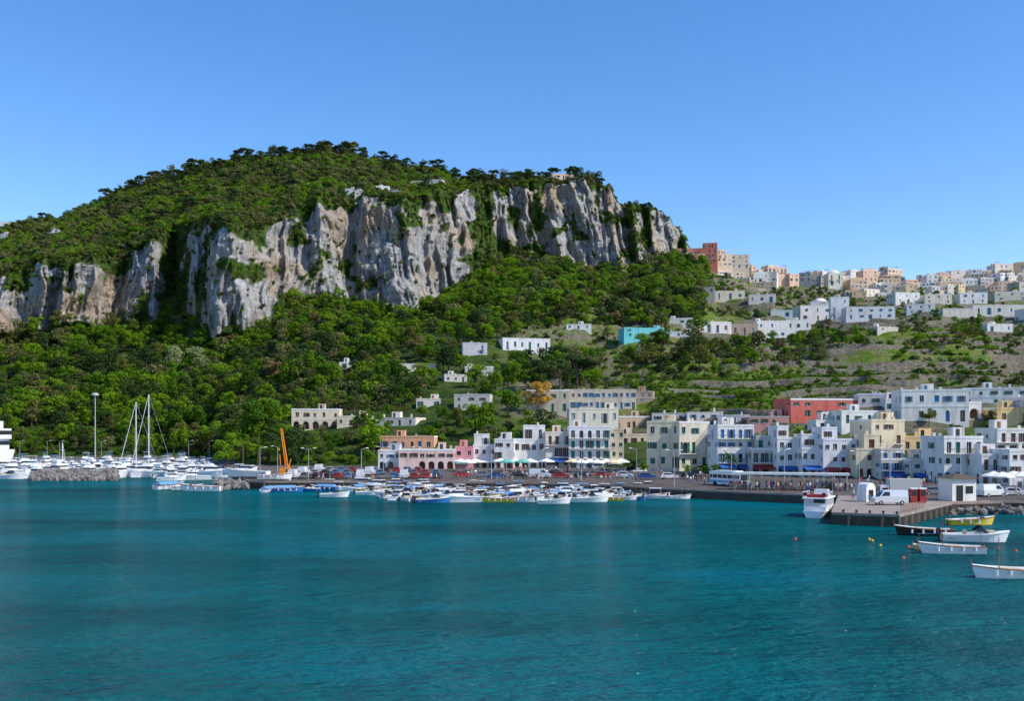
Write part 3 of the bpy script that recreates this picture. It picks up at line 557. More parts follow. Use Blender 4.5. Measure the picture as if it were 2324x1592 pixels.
def palm(px,D_,zb,hgt):
    mb=MB(); R=random.Random(px)
    for k in range(8): mb.tube((math.sin(k*.3)*.1,0,hgt*k/8),(math.sin((k+1)*.3)*.1,0,hgt*(k+1)/8),.22-.01*k,.21-.01*k,1,7)
    for k in range(22):
        a=R.random()*6.28; el=R.uniform(-.4,1.1); L=R.uniform(2,2.8); prev=Vector((0,0,hgt)); side=Vector((-math.sin(a),math.cos(a),0)); v=Vector((math.cos(a)*math.cos(el),math.sin(a)*math.cos(el),math.sin(el)))
        for q in range(6):
            nx=prev+v*L/6; v=(v+Vector((0,0,-.22))).normalized(); w=.32*(1-q/7)
            mb.poly([prev,nx,nx+side*w-Vector((0,0,.15)),prev+side*w-Vector((0,0,.15))],0); mb.poly([prev,nx,nx-side*w-Vector((0,0,.15)),prev-side*w-Vector((0,0,.15))],0); prev=nx
    add('palm_tree',mb.mesh('palm_tree',[LG,BARK]),(X(px,D_),D_,zb))
palm(551,285,2.4,8.5); palm(585,290,2.4,5.5); palm(1812,250,8,5); palm(1655,222,2.0,4.5)
# ---------------------------------------------------------------- boats
def hull(mb,L,B,H,mh=0,mi=1,mr=2,floor=.35,deck=0,n=12):
    S=[]
    for k in range(n+1):
        t=k/n; b_=B/2*(0.80+.2*math.sin(min(1,t*1.6)*math.pi/2))*(1-max(0,(t-.45)/.55)**2.3) if t<1 else .02
        b_=max(b_,.02); sh_=H*(.85+.45*t*t); x=-L/2+L*t
        S.append((x,b_,sh_,x-(.10*L*max(0,t-.8)/.2*.6 if t>.8 else 0)))
    for k in range(n):
        a,c=S[k],S[k+1]
        for q in (1,-1):
            pa=[(a[3],0,-.35),(a[3],q*a[1]*.72,0.02),(a[0],q*a[1],a[2])];pc=[(c[3],0,-.35),(c[3],q*c[1]*.72,.02),(c[0],q*c[1],c[2])]
            for z in range(2): mb.poly([pa[z],pc[z],pc[z+1],pa[z+1]],mh)
            ia=(a[0],q*max(a[1]-.14,.01),a[2]+.03); ic=(c[0],q*max(c[1]-.14,.01),c[2]+.03)
            mb.poly([(a[0],q*(a[1]+.04),a[2]+.03),(c[0],q*(c[1]+.04),c[2]+.03),ic,ia],mr); mb.poly([(a[0],q*(a[1]+.04),a[2]-.07),(c[0],q*(c[1]+.04),c[2]-.07),(c[0],q*(c[1]+.04),c[2]+.03),(a[0],q*(a[1]+.04),a[2]+.03)],mr)
            dk=k/n>=1-deck
            if not dk: mb.poly([ia,ic,(c[0],q*max(c[1]-.2,.01),H*floor),(a[0],q*max(a[1]-.2,.01),H*floor)],mi); mb.poly([(a[0],0,H*floor),(c[0],0,H*floor),(c[0],q*max(c[1]-.2,.01),H*floor),(a[0],q*max(a[1]-.2,.01),H*floor)],mi)
            else: mb.poly([(a[0],0,a[2]+.1),(c[0],0,c[2]+.1),ic,ia],mi)
    a=S[0]; mb.poly([(a[0],-a[1],a[2]),(a[0],a[1],a[2]),(a[0],a[1]*.72,.02),(a[0],0,-.35),(a[0],-a[1]*.72,.02)],mh)
def outboard(mb,L,m=5,z=.6):
    mb.frus((-L/2-.25,0),(-L/2-.3,0),(.2,.16),(.16,.12),z,z+.55,m); mb.box(-L/2-.32,-L/2-.18,-.06,.06,-.3,z,m)
def motorboat(mh=GEL,cover=None):
    mb=MB(); L=5.6; hull(mb,L,2.1,.75,deck=.34)
    mb.poly([(.75,-.75,.95),(.75,.75,.95),(.35,.65,1.45),(.35,-.65,1.45)],3)
    for q in (1,-1): mb.poly([(.75,q*.75,.95),(-.1,q*.8,.9),(-.1,q*.72,1.1),(.35,q*.65,1.45)],3)
    mb.box(-.1,.5,-.25,.25,.27,.95,1); mb.box(-.9,-.5,-.6,.6,.27,.62,4); mb.box(-.95,-.85,-.6,.6,.62,1.0,4); mb.box(-2.4,-1.9,-.8,.8,.27,.6,4); mb.box(.9,1.6,-.5,.5,.88,1.0,4)
    if cover is not None:
        mb.box(-1.8,.5,-.85,.85,2.0,2.06,6)
        for x in (-1.7,.4):
            for q in (-.8,.8): mb.tube((x,q,.7),(x,q,2.0),.025,.025,7,4)
    outboard(mb,L); return mb.mesh('motorboat',[mh,GEL,TRIM,GLASS,CUSH,ENG,cover or TARP,METAL])
def gozzo(mh,inner=CUSH,pole=True,tarp=False):
    mb=MB(); L=6.4; hull(mb,L,2.2,.85,deck=.28,floor=.3)
    mb.box(-.9,.5,-.45,.45,.26,.8,4); mb.box(-2.6,-2.1,-.7,.7,.26,.6,2); mb.box(1.0,1.25,-.85,.85,.55,.62,2)
    mb.tube((L/2-.05,0,.9),(L/2+.1,0,1.6),.06,.04,2,6)
    if pole: mb.tube((.8,0,.3),(.8,0,3.4),.05,.03,2,6); mb.tube((.8,0,3.2),(3.1,0,1.3),.012,.012,5,4); mb.tube((-2.9,0,.6),(-2.9,0,2.0),.03,.03,2,5)
    if tarp: mb.frus((-.6,0),(-.6,0),(2.2,.95),(2.0,.1),.85,1.35,3)
    for k in range(4):
        for q in (-1,1): mb.tube((-2+k*1.2,q*1.13,.35),(-2+k*1.2,q*1.13,.75),.1,.1,1,6)
    mb.tube((-L/2-.1,0,.0),(-L/2-.1,0,.9),.05,.05,2,4)
    return mb.mesh('fishing_boat',[mh,GEL,WOOD,TARP,inner,ENG])
def cruiser(L=8.5,two=False,canopy=TARP):
    mb=MB(); hull(mb,L,L*.33,L*.14,deck=.55,floor=.4,mr=1); H=L*.14; w=L*.125
    mb.frus((L*.1,0),(L*.06,0),(L*.20,w),(L*.13,w*.85),H,H+.55,1); mb.frus((L*.04,0),(0,0),(L*.16,w*.9),(L*.12,w*.76),H+.552,H+.95,3); mb.box(-L*.14,L*.1,-w*.8,w*.8,H+.952,H+1.1,1)
    if two: mb.frus((-L*.04,0),(-L*.06,0),(L*.09,w*.7),(L*.07,w*.6),H+1.102,H+1.65,1); mb.tube((-L*.08,-w*.6,H+1.6),(-L*.12,-w*.6,H+2.9),.05,.04,1,4); mb.tube((-L*.08,w*.6,H+1.6),(-L*.12,w*.6,H+2.9),.05,.04,1,4); mb.box(-L*.2,-L*.02,-w*.75,w*.75,H+2.9,H+2.97,4)
    for q in (-1,1):
        for k in range(7):
            t=.5+.07*k; x=-L/2+L*t+.1*L; yb=q*L*.33/2*(1-max(0,(t+.1-.45)/.55)**2.3)*.9; mb.tube((x,yb,H*(.85+.45*t*t)),(x,yb,H*(.85+.45*t*t)+.55),.02,.02,5,4)
    mb.box(-L*.45,-L*.3,-w,w,H*.4,H*.4+.45,4); mb.box(-L*.53,-L*.5,-w,w,.1,.2,1)
    return mb.mesh('motor_yacht',[GEL,GEL,TRIM,GLASS,canopy,METAL])
def sailboat(L=13,mast=22,masts=1):
    mb=MB(); hull(mb,L,L*.28,1.1,deck=.7,floor=.4,mr=1); mb.frus((.5,0),(.3,0),(2.6,1.0),(2.2,.75),1.1,1.65,1); mb.box(-1.2,2.0,-1.0,-.96,1.25,1.45,3)
    x=1;h_=mast
    mb.tube((x,0,1),(x,0,h_),.15,.11,1,8); mb.tube((x,0,2.2),(x-4.2,0,2.3),.08,.08,1,6); mb.tube((x-.2,0,2.45),(x-4,0,2.5),.2,.14,4,6)
    for z in (.45,.72): mb.tube((x,-.9,h_*z),(x,.9,h_*z),.03,.03,1,4)
    for q in (-1.5,1.5): mb.tube((x,q,1.1),(x,q*.6,h_*.45),.02,.02,5,3);mb.tube((x,q*.6,h_*.45),(x,0,h_),.02,.02,5,3)
    mb.tube((x,0,h_),(L/2,0,1.4),.08,.08,1,5); mb.tube((x,0,h_),(-L/2,0,1.0),.03,.03,5,3)
    return mb.mesh('sailboat',[GEL,GEL,WOOD,GLASS,TARP,METAL])
MBs=[motorboat(),motorboat(BLUEH),motorboat(),motorboat(GEL,TARP),motorboat(GEL,AWN['w'])]; GOZ=[gozzo(GEL),gozzo(BLUEH,tarp=True,pole=False),gozzo(YELH),gozzo(BLKH),gozzo(GEL,tarp=True)]; CRU=[cruiser(8),cruiser(11,True),cruiser(9.5,True,AWN['w'])]
def place(me,name,px,yw,rz,sc=1,dz=0):
    d=F*HC/(yw-HY); return add(name,me,(X(px,d),d,dz),rz,sc)
place(GOZ[3],'fishing_boat',2096,1216,math.radians(175),1.05); place(MBs[0],'motorboat',2214,1230,math.radians(-12),1.25)
place(GOZ[0],'fishing_boat',2158,1257,math.radians(176),1.0); place(GOZ[2],'fishing_boat',2205,1192,math.radians(5),1.0); place(GOZ[0],'fishing_boat',2288,1312,math.radians(183),.98)
place(GOZ[2],'fishing_boat',2092,1250,math.radians(100),.5)
used=[]
spec=[(760,1129,'m',3,1.0),(840,1124,'m',8,1.0),(610,1117,'g4',80,.9),(655,1117,'g1',10,1),(700,1116,'m1',170,1),(735,1114,'g1',160,1),(790,1113,'m',30,1),(985,1142,'m1',10,1.1),(1020,1138,'m',170,1.3),(1105,1134,'g2',5,1.05),(1190,1140,'g0',-8,1.15),(1160,1138,'g3',20,.9),(1258,1144,'m',5,1.05),(1340,1140,'m',4,1.2),(1395,1133,'m',190,1.0),(1440,1130,'m',165,.9),(1492,1130,'g0',10,.8),(1540,1133,'g0',5,.75),(455,1115,'g0',178,1.35),(385,1110,'g4',60,1.2),(425,1112,'g0',20,1),(925,1130,'m',172,1.3),(960,1134,'m',8,1.2)]
for px,yw,k,an,sc in spec:
    me={'m':MBs[0],'m1':MBs[1]}.get(k) or GOZ[int(k[1])] ; o=place(me,'motorboat' if k[0]=='m' else 'fishing_boat',px,yw,math.radians(an),sc); used.append((o.location.x,o.location.y))
R=random.Random(3)
for k in range(2000):
    px=R.uniform(690,1500); yw=R.uniform(1107+ (px>1200)*3+(px>1400)*6,1112+29*ss(760,960,px)-6*ss(1250,1500,px)); d=F*HC/(yw-HY); x=X(px,d)
    if any((x-a)**2/7.2+(d-b_)**2/11<1 for a,b_ in used) : continue
    used.append((x,d)); kk=R.random(); me,nm=(R.choice(MBs),'motorboat') if kk<.55 else ((R.choice(GOZ),'fishing_boat') if kk<.85 else (R.choice(CRU[:1]),'motor_yacht'))
    add(nm,me,(x,d,0),math.radians(R.choice([R.uniform(-20,20),R.uniform(160,200),R.uniform(60,120)])),R.uniform(.75,1.05))
used=[]
for k in range(900):
    px=R.uniform(-150,485); d=R.uniform(262,376); x=X(px,d)
    if any((x-a)**2/12+(d-b_)**2/66<1 for a,b_ in used): continue
    used.append((x,d)); kk=R.random(); me,nm=(R.choice(CRU),'motor_yacht') if kk<.65 else (R.choice(MBs),'motorboat')
    add(nm,me,(x,d,0),math.radians(R.choice([90,-90,80,0,180])+R.uniform(-12,12)),R.uniform(.75,1.2))
place(CRU[1],'motor_yacht',330,1084,math.radians(175),1.2); place(CRU[2],'motor_yacht',290,1080,math.radians(10),1.2); place(MBs[0],'motorboat',20,1088,0,1.6); place(CRU[2],'motor_yacht',440,1090,math.radians(200),.9); place(CRU[0],'motor_yacht',390,1092,math.radians(20),.9)
add('sailboat',sailboat(14,24),(X(352,295)-1,295,0),math.radians(170)); add('sailboat',sailboat(13,21.5),(X(316,290),290,0),math.radians(175))
for px,d,hh in [(140,330,9)]: add('sailboat',sailboat(9,hh),(X(px,d),d,0),math.radians(R.choice([80,100,170])))
add('hauled_out_boat',cruiser(10.5),(X(560,222),222,2.2),math.radians(170),1.0); add('hauled_out_boat',cruiser(8.5),(X(545,240),240,2.2),math.radians(10),1.0); add('hauled_out_boat',GOZ[0],(X(625,214),214,2.0),math.radians(10),1.2)
mb=MB(); hull(mb,12,4.2,1.3,floor=.7,deck=.3,mr=1); mb.box(-5,2.6,-1.75,1.75,1.0,1.9,1)
for k in range(9):
    for q in (-1.7,1.7): mb.box(-4.9+k*.9,-4.75+k*.9,q-.06,q+.06,1.9,3.1,1)
mb.box(-5.3,3.0,-2,2,3.1,3.22,1); mb.box(-5.2,2.6,-1.95,1.95,3.222,3.30,4) ; mb.frus((1.5,0),(1.3,0),(1.0,1.2),(.8,1.1),3.3,4.4,1); mb.box(.6,2.3,-1.18,1.18,3.8,4.15,3)
for k in range(8):
    for q in (-1.9,1.9): mb.tube((-5+k*.75,q,3.3),(-5+k*.75,q,4.2),.04,.04,1,4)
for q in (-1.9,1.9): mb.tube((-5,q,4.2),(.6,q,4.2),.05,.05,1,4)
for k in range(4): mb.box(-4.5+k*1.1,-4.1+k*1.1,-1.4,1.4,3.3,3.7,2)
for q in (-1,1): mb.tube((-5.3,q*1.5,3.9),(-5.36,q*1.5,3.9),.33,.33,2,12)
add('tour_boat',mb.mesh('tour_boat',[GEL,GEL,AWN['r'],GLASS,TRIM,METAL]),(X(1872,140),142,0),math.radians(62),.86)
mb=MB(); L=70
S=lambda t: 7*(1-max(0,(t-.7)/.3)**2)
for k in range(16):
    t0,t1=k/16,(k+1)/16; x0,x1=-L+L*t0,-L+L*t1
    for q in (1,-1):
        mb.poly([(x0,q*S(t0)*.8,-.5),(x1-(2 if k==15 else 0),q*S(t1)*.8,-.5),(x1,q*S(t1),6.5),(x0,q*S(t0),6.5)],0)
        mb.poly([(x0,q*(S(t0)*.86+.05),1.2),(x1-1.5*(k==15),q*(S(t1)*.86+.05),1.2),(x1-1.2*(k==15),q*(S(t1)*.9+.08),2.2),(x0,q*(S(t0)*.9+.08),2.2)],1)
    mb.poly([(x0,-S(t0),6.5),(x1,-S(t1),6.5),(x1,S(t1),6.5),(x0,S(t0),6.5)],0)
mb.box(-66,-5,-6,6,6.5,10,0); mb.box(-64,-4.9,-6.05,6.05,8,9.2,2); mb.box(-60,-4,-5.5,5.5,10,13.5,0); mb.box(-12,-3.9,-5.6,5.6,11.5,12.8,2); mb.box(-55,-6,-4,4,13.5,16,0); mb.tube((-7,0,16),(-7,0,22),.5,.2,0,8)
add('ferry',mb.mesh('ferry',[GEL,BLKH,GLASS]),(X(34,330),330,0),0.0,1.02)
def buoy(px,yw,m):
    mb=MB(); mb.dome((0,0,0),.3,.3,0,10,4); mb.tube((0,0,-.2),(0,0,0),.25,.3,0,10); mb.tube((0,0,.28),(0,0,.42),.05,.04,0,5); place(mb.mesh('mooring_buoy',[m]),'mooring_buoy',px,yw,0,.62)
BO=simple('buoy_orange',(0.6,0.08,0.02),.5); BY=simple('buoy_yellow',(0.6,0.4,0.03),.5)
for a in [(1805,1225,BO),(1973,1226,BY),(1980,1229,BY),(1998,1240,BY),(2050,1268,BO),(2062,1243,BO),(2265,1247,BO),(2305,1252,BO)]: buoy(*a)
# ---------------------------------------------------------------- pier and breakwater
mb=MB(); pts=[(X(1888,128),128),(X(2040,124),124),(X(2160,146),146),(X(2345,150),150),(X(2345,162),162),(X(1905,166),166)]
n=len(pts); mb.poly([(x,y,1.62) for x,y in pts],0)
for k in range(n):
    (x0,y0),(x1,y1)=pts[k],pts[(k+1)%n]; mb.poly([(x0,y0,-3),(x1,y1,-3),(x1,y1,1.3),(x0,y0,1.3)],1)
    dx,dy=x1-x0,y1-y0; l=math.hypot(dx,dy); nx,ny=dy/l*.08,-dx/l*.08; mb.poly([(x0+nx,y0+ny,1.3),(x1+nx,y1+ny,1.3),(x1+nx,y1+ny,1.62),(x0+nx,y0+ny,1.62)],0); mb.poly([(x0+nx,y0+ny,1.3),(x1+nx,y1+ny,1.3),(x1,y1,1.3),(x0,y0,1.3)],0); mb.poly([(x0,y0,1.62),(x1,y1,1.62),(x1+nx,y1+ny,1.62),(x0+nx,y0+ny,1.62)],0)
    for q in range(int(l/3)):
        t=(q+.5)/int(l/3); mb.box(x0+dx*t-.2,x0+dx*t+.2,y0+dy*t-.3,y0+dy*t+.3,-.3,1.2,1)
for k in range(6): t=k/5; x=pts[0][0]*(1-t)+pts[1][0]*t; y=pts[0][1]*(1-t)+pts[1][1]*t+.6; mb.tube((x,y,1.62),(x,y,2.0),.14,.18,1,8)
add('stone_pier',mb.mesh('stone_pier',[CONC,DARKW]))
mb=MB()
jj=[j for j in range(nc) if 495<pxs[j]<2420][::4]
for a,b_ in zip(jj[:-1],jj[1:]):
    A=(U[a]*(D0[a]-.06),D0[a]-.06);B=(U[b_]*(D0[b_]-.06),D0[b_]-.06)
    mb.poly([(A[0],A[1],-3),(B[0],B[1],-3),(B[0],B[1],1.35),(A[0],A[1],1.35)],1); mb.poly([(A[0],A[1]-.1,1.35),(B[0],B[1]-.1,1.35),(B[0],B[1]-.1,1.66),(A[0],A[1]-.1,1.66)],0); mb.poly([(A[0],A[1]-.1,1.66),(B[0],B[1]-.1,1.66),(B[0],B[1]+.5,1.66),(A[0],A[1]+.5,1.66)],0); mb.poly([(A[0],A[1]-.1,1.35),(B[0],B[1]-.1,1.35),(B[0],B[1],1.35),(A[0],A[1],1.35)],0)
add('quay_wall',mb.mesh('quay_wall',[CONC,DARKW]))
ROCK,nt,b=nodes('breakwater_rock'); nt.links.new(ramp(nt,noise(nt,pos(nt),.9,5,.7),[(.35,(0.08,0.07,0.065)),(.65,(0.26,0.235,0.21))]),b.inputs['Base Color']); b.inputs['Roughness'].default_value=.95
def rocks(name,plist,r0,r1,seed):
    R=np.random.default_rng(seed); V=[];Fs=[]
    bm=bmesh.new(); bmesh.ops.create_icosphere(bm,subdivisions=1,radius=1); bv=np.array([v.co[:] for v in bm.verts]); bf=[[v.index for v in f.verts] for f in bm.faces]; bm.free()
    for (x,y,z) in plist:
        v=bv*R.uniform(.65,1.2,(len(bv),1))*R.uniform(r0,r1)*R.uniform(.7,1.3,(1,3)); k=len(V)*len(bv); V.append(v+np.array((x,y,z))); Fs+=[[a+k for a in f] for f in bf]
    me=bpy.data.meshes.new(name); me.from_pydata(np.concatenate(V).tolist(),[],Fs); me.materials.append(ROCK); add(name,me)
pl=[]
for k in range(900):
    px=rng.uniform(70,265); t=rng.uniform(-1,1); d=252+t*5; pl.append((X(px,d),d,1.9*(1-abs(t))*min(1,(px-60)/40)+rng.uniform(-.2,.4)))
rocks('breakwater_rocks',pl,.5,1.1,1)
pl=[(X(px,d),d,z) for px,d,z in [(rng.uniform(488,560),rng.uniform(208,222),rng.uniform(-.3,1.2)) for _ in range(150)]]
rocks('shore_rocks',pl,.5,1.1,2)
pl=[(X(px,d),d,z) for px,d,z in [(rng.uniform(2150,2420),rng.uniform(143,149),rng.uniform(-.3,.8)) for _ in range(220)]]
rocks('shore_rocks',pl,.3,.7,3)
# ---------------------------------------------------------------- vehicles
def car(colr,van=False):
    mb=MB(); L,W_,H_=(4.0,1.65,1.45) if not van else (4.9,1.85,2.1)
    if not van: body=[(-2,.35),(-2,.85),(-1.75,.92),(1.0,.92),(1.9,.75),(2.0,.35)]; cab=[(-1.85,.92),(-1.45,1.42),(.25,1.45),(.95,.92)]
    else: body=[(-2.45,.35),(-2.45,1.2),(1.7,1.2),(2.35,.95),(2.45,.35)]; cab=[(-2.45,1.2),(-2.4,2.1),(1.0,2.1),(1.7,1.2)]
    def ext(prof,w,m,wt=None):
        n=len(prof); A=[(x,-w/2 if (wt is None or z<prof[0][1]+.05) else -wt/2,z) for x,z in prof];B=[(x,-y,z) for x,y,z in A]
        mb.poly(A,m);mb.poly(B[::-1],m)
        for k in range(n): mb.poly([A[k],B[k],B[(k+1)%n],A[(k+1)%n]],m)
    ext(body,W_,0); ext(cab,W_*.94,0,W_*.78)
    zt=H_-.12; zb_=body[2][1]+.06
    for q in (-1,1):
        if van: mb.poly([(.2,q*(W_*.475),1.3),(1.45,q*(W_*.475),1.3),(.95,q*(W_*.415),1.9),(.2,q*(W_*.415),1.9)],1)
        else: mb.poly([(-1.6,q*(W_*.475),.97),(.78,q*(W_*.475),.97),(.2,q*(W_*.41),1.36),(-1.3,q*(W_*.41),1.36)],1)
    x0,x1=(1.02,.3) if not van else (1.74,1.08); mb.poly([(x0-.02,-W_*.42,zb_),(x0-.02,W_*.42,zb_),(x1,W_*.36,zt),(x1,-W_*.36,zt)],1)
    if not van: mb.poly([(-1.9,-W_*.42,.97),(-1.9,W_*.42,.97),(-1.54,W_*.36,1.36),(-1.54,-W_*.36,1.36)],1)
    for x in (-L*.31,L*.31):
        for q in (-1,1): mb.tube((x,q*(W_/2-.18),.32),(x,q*(W_/2+.02),.32),.32,.32,2,12); mb.tube((x,q*(W_/2+.02),.32),(x,q*(W_/2+.03),.32),.17,.17,3,8)
    xf=body[-1][0]
    for q in (-1,1): mb.box(xf-.05,xf+.02,q*W_*.36-.14,q*W_*.36+.14,.58,.72,3); mb.box(-L/2-.02,-L/2+.03,q*W_*.4-.08,q*W_*.4+.08,.6,.8,4)
    return mb.mesh('parked_car',[colr,GLASS,RUB,METAL,AWN['r']])
CC=[simple('paint',c,.25,.2,.5) for c in ((.02,.02,.025),(.5,.51,.52),(.72,.72,.72),(.03,.08,.28),(.4,.03,.03),(.2,.22,.24),(.1,.25,.45))]
CARS=[car(c) for c in CC]; VAN=car(CC[2],True)
for row,(d,px0,px1) in enumerate([(222,668,1010),(236,690,1000),(250,700,960),(226,1050,1120),(232,1120,1300),(222,1130,1420),(214,1470,1600)]):
    px=px0
    while px<px1:
        if R.random()<.88:
            v=R.random()<.12; add('parked_van' if v else 'parked_car',VAN if v else R.choice(CARS),(X(px,d),d,ground(X(px,d),d)+.02),math.radians(90+R.uniform(-8,8)) if row<3 else R.uniform(-.2,.2))
        px+=(25 if row<3 else 48)
for px,d,m,a in [(2018,141,VAN,180),(2205,160,CARS[1],10),(2250,158,VAN,20),(2290,160,CARS[2],170),(1435,262,CARS[0],10),(1450,250,CARS[2],200),(2120,163,CARS[5],0)]: add('parked_car' if m is not VAN else 'parked_van',m,(X(px,d),d,1.68),math.radians(a))
mb=MB(); mb.box(-3.2,1.6,-1.1,1.1,.9,3.3,0); mb.frus((2.45,0),(2.3,0),(.8,1.0),(.62,.92),.5,2.3,1); mb.poly([(3.2,-.85,1.35),(3.2,.85,1.35),(3.0,.8,2.1),(3.0,-.8,2.1)],2); mb.box(1.9,2.7,-1.02,-1.0,1.3,1.9,2); mb.box(1.9,2.7,1.0,1.02,1.3,1.9,2)
for x in (-2.2,2.3):
    for q in (-1,1): mb.tube((x,q*.75,.42),(x,q*1.05,.42),.42,.42,3,12)
add('box_truck',mb.mesh('box_truck',[simple('truck_box',(.5,.5,.47),.5),CC[2],GLASS,RUB]),(X(2040,152),152,1.64),math.radians(172))
mb=MB(); mb.box(-4.5,4.5,-1.2,1.2,.45,2.9,0); mb.box(-4.4,4.3,-1.22,1.22,1.6,2.3,1); mb.box(4.5,4.53,-1.1,1.1,1.3,2.5,1); mb.box(-4.52,4.4,-1.23,1.23,.7,1.2,3); mb.box(-3,3,-.9,.9,2.9,3.1,0)
for k in range(6): mb.box(-3.6+k*1.45,-3.45+k*1.45,-1.24,1.24,1.55,2.35,0)
for x in (-2.8,2.9):
    for q in (-1,1): mb.tube((x,q*.9,.48),(x,q*1.26,.48),.48,.48,2,12)
add('city_bus',mb.mesh('city_bus',[GEL,GLASS,RUB,simple('bus_blue',(.15,.4,.65),.4)]),(X(1660,188),190,1.68),math.radians(-62))
mb=MB(); LL=20.5
mb.box(-LL/2,LL/2,-1.6,1.6,2.95,3.1,0); mb.box(-LL/2-.1,LL/2+.1,-1.7,-1.6,2.8,3.2,0); mb.box(-LL/2-.1,LL/2+.1,1.6,1.7,2.8,3.2,0)
for k in range(9):
    for q in (-1.3,1.3): mb.tube((-LL/2+.4+k*(LL-.8)/8,q,0),(-LL/2+.4+k*(LL-.8)/8,q,2.95),.06,.06,1,6)
for k in range(8): mb.box(-LL/2+.8+k*2.5,-LL/2+2.4+k*2.5,.3,.7,.42,.48,2); mb.box(-LL/2+1+k*2.5,-LL/2+1.1+k*2.5,.35,.65,0,.42,2)
add('waiting_shelter',mb.mesh('waiting_shelter',[TRIM,METAL,WOOD]),(X(1796,176),177,1.68),math.radians(-17))
mb=MB(); mb.box(-1.8,1.8,-1.5,1.5,0,3.0,0); mb.frus((0,0),(0,0),(2.2,1.9),(.4,.4),3.0,3.6,1); mb.box(-1.2,-.2,-1.53,-1.502,0,2.1,2); mb.box(.2,1.3,-1.53,-1.502,1,2,2)
add('ticket_kiosk',mb.mesh('ticket_kiosk',[plaster((.8,.77,.72)),BARK,GLASS]),(X(2162,152),150.5,1.64),.2,1.15)
mb=MB(); mb.box(-.5,.5,-.4,.4,0,2.0,0); mb.box(-.55,.55,-.45,.45,2.0,2.2,1); mb.box(-.35,.35,-.42,-.402,1.0,1.8,2)
for px in (2072,2092): add('ticket_booth',mb.mesh('ticket_booth',[AWN['r'],TRIM,GLASS]),(X(px,146),146,1.64),.1)
mb=MB(); mb.box(-1.0,1.0,-.9,.9,0,1.9,0)
for k in range(8):
    a0,a1=math.pi*k/8,math.pi*(k+1)/8; mb.poly([(-1.0*math.cos(a0),-.9,1.9+1.0*math.sin(a0)),(-1.0*math.cos(a1),-.9,1.9+1.0*math.sin(a1)),(-1.0*math.cos(a1),.9,1.9+1.0*math.sin(a1)),(-1.0*math.cos(a0),.9,1.9+1.0*math.sin(a0))],0); mb.poly([(-1.0*math.cos(a0),-.9,1.9+1.0*math.sin(a0)),(-1.0*math.cos(a1),-.9,1.9+1.0*math.sin(a1)),(0,-.9,1.9)],0)
mb.box(-.5,.5,-.93,-.902,0,1.8,1); add('arched_kiosk',mb.mesh('arched_kiosk',[TRIM,GLASS]),(X(1966,148),148,1.64),.5)
mb=MB()
for k in range(13): mb.tube((k*.9,0,0),(k*.9,0,1.0),.035,.035,0,5)
for z in (.4,.7,1.0): mb.tube((0,0,z),(10.8,0,z),.03,.03,0,5)
add('pier_railing',mb.mesh('pier_railing',[WOOD]),(X(2045,126),126,1.63),math.atan2(22,X(2160,146)-X(2040,124)))
mb=MB(); mb.box(-1.2,1.2,-1.2,1.2,0,1.0,0); mb.box(-1.5,1.0,-1,1,1.0,2.6,0); mb.box(.2,1.02,-1.02,-.2,1.6,2.4,1)
base=Vector((.3,0,2.2)); tip=Vector((-1.2,0,12.5))
for q in (-.45,.45):
    for r in (-.3,.3):
        mb.tube(base+Vector((r,q,0)),tip+Vector((r*.5,q*.4,0)),.07,.06,0,5)
for k in range(11):
    t=k/11;t2=(k+1)/11;A=base.lerp(tip,t);B=base.lerp(tip,t2)
    for q in (-.45,.45): mb.tube(A+Vector((-.3,q*(1-.6*t),0)),B+Vector((.3,q*(1-.6*t2),0)),.04,.04,0,4)
    mb.tube(A+Vector((.3,-.45*(1-.6*t),0)),B+Vector((.3,.45*(1-.6*t2),0)),.04,.04,0,4)
mb.tube((-1.2,0,2.6),(-1.6,0,6),.1,.1,0,5); mb.tube((-1.6,0,6),tip,.03,.03,2,4); mb.tube(tip,tip-Vector((.2,0,6)),.02,.02,2,4); mb.box(-2.0,-1.6,-.2,.2,7,7.6,0)
mb.tube((.3,-.5,1),(1.2,0,5),.12,.1,0,6)
add('harbour_crane',mb.mesh('harbour_crane',[ORANGE,GLASS,ENG]),(X(640,218),222,1.7),0,.92)
def lampmesh(h_,arm=1.3,two=False):
    mb=MB(); mb.tube((0,0,0),(0,0,h_),.11,.06,0,7)
    for q in ((1,-1) if two else (1,)):
        mb.tube((0,0,h_-.05),(q*arm,0,h_+.35),.05,.04,0,5); mb.frus((q*(arm+.3),0),(q*(arm+.3),0),(.45,.16),(.3,.1),h_+.3,h_+.46,1)
    return mb.mesh('street_lamp',[LAMPG,TRIM])
LM1,LM2=lampmesh(8),lampmesh(8,1.3,True)
for px,d,m in [(700,215,LM2),(590,230,LM1),(630,250,LM1),(820,216,LM1),(870,240,LM2),(925,235,LM1),(1115,215,LM1),(1445,215,LM1),(1530,190,LM2),(1660,200,LM2),(1780,205,LM1),(1950,180,LM1),(2020,170,LM2),(2180,165,LM1),(1230,215,LM1),(1320,212,LM1)]: add('street_lamp',m,(X(px,d),d,1.7),R.choice([0,3.14,.5]),.85)
for px,d in [(107,390),(135,385),(230,388),(428,385),(475,380),(45,385)]: add('street_lamp',LM1,(X(px,d),d,1.7),0,.9)
mb=MB(); mb.tube((0,0,0),(0,0,24),.3,.15,0,8); mb.tube((0,0,23.6),(0,0,24.0),1.2,1.3,1,12); mb.tube((0,0,24),(0,0,24.5),1.3,.6,0,12)
add('floodlight_mast',mb.mesh('floodlight_mast',[LAMPG,TRIM]),(X(216,383),383,1.7),0,1.08)
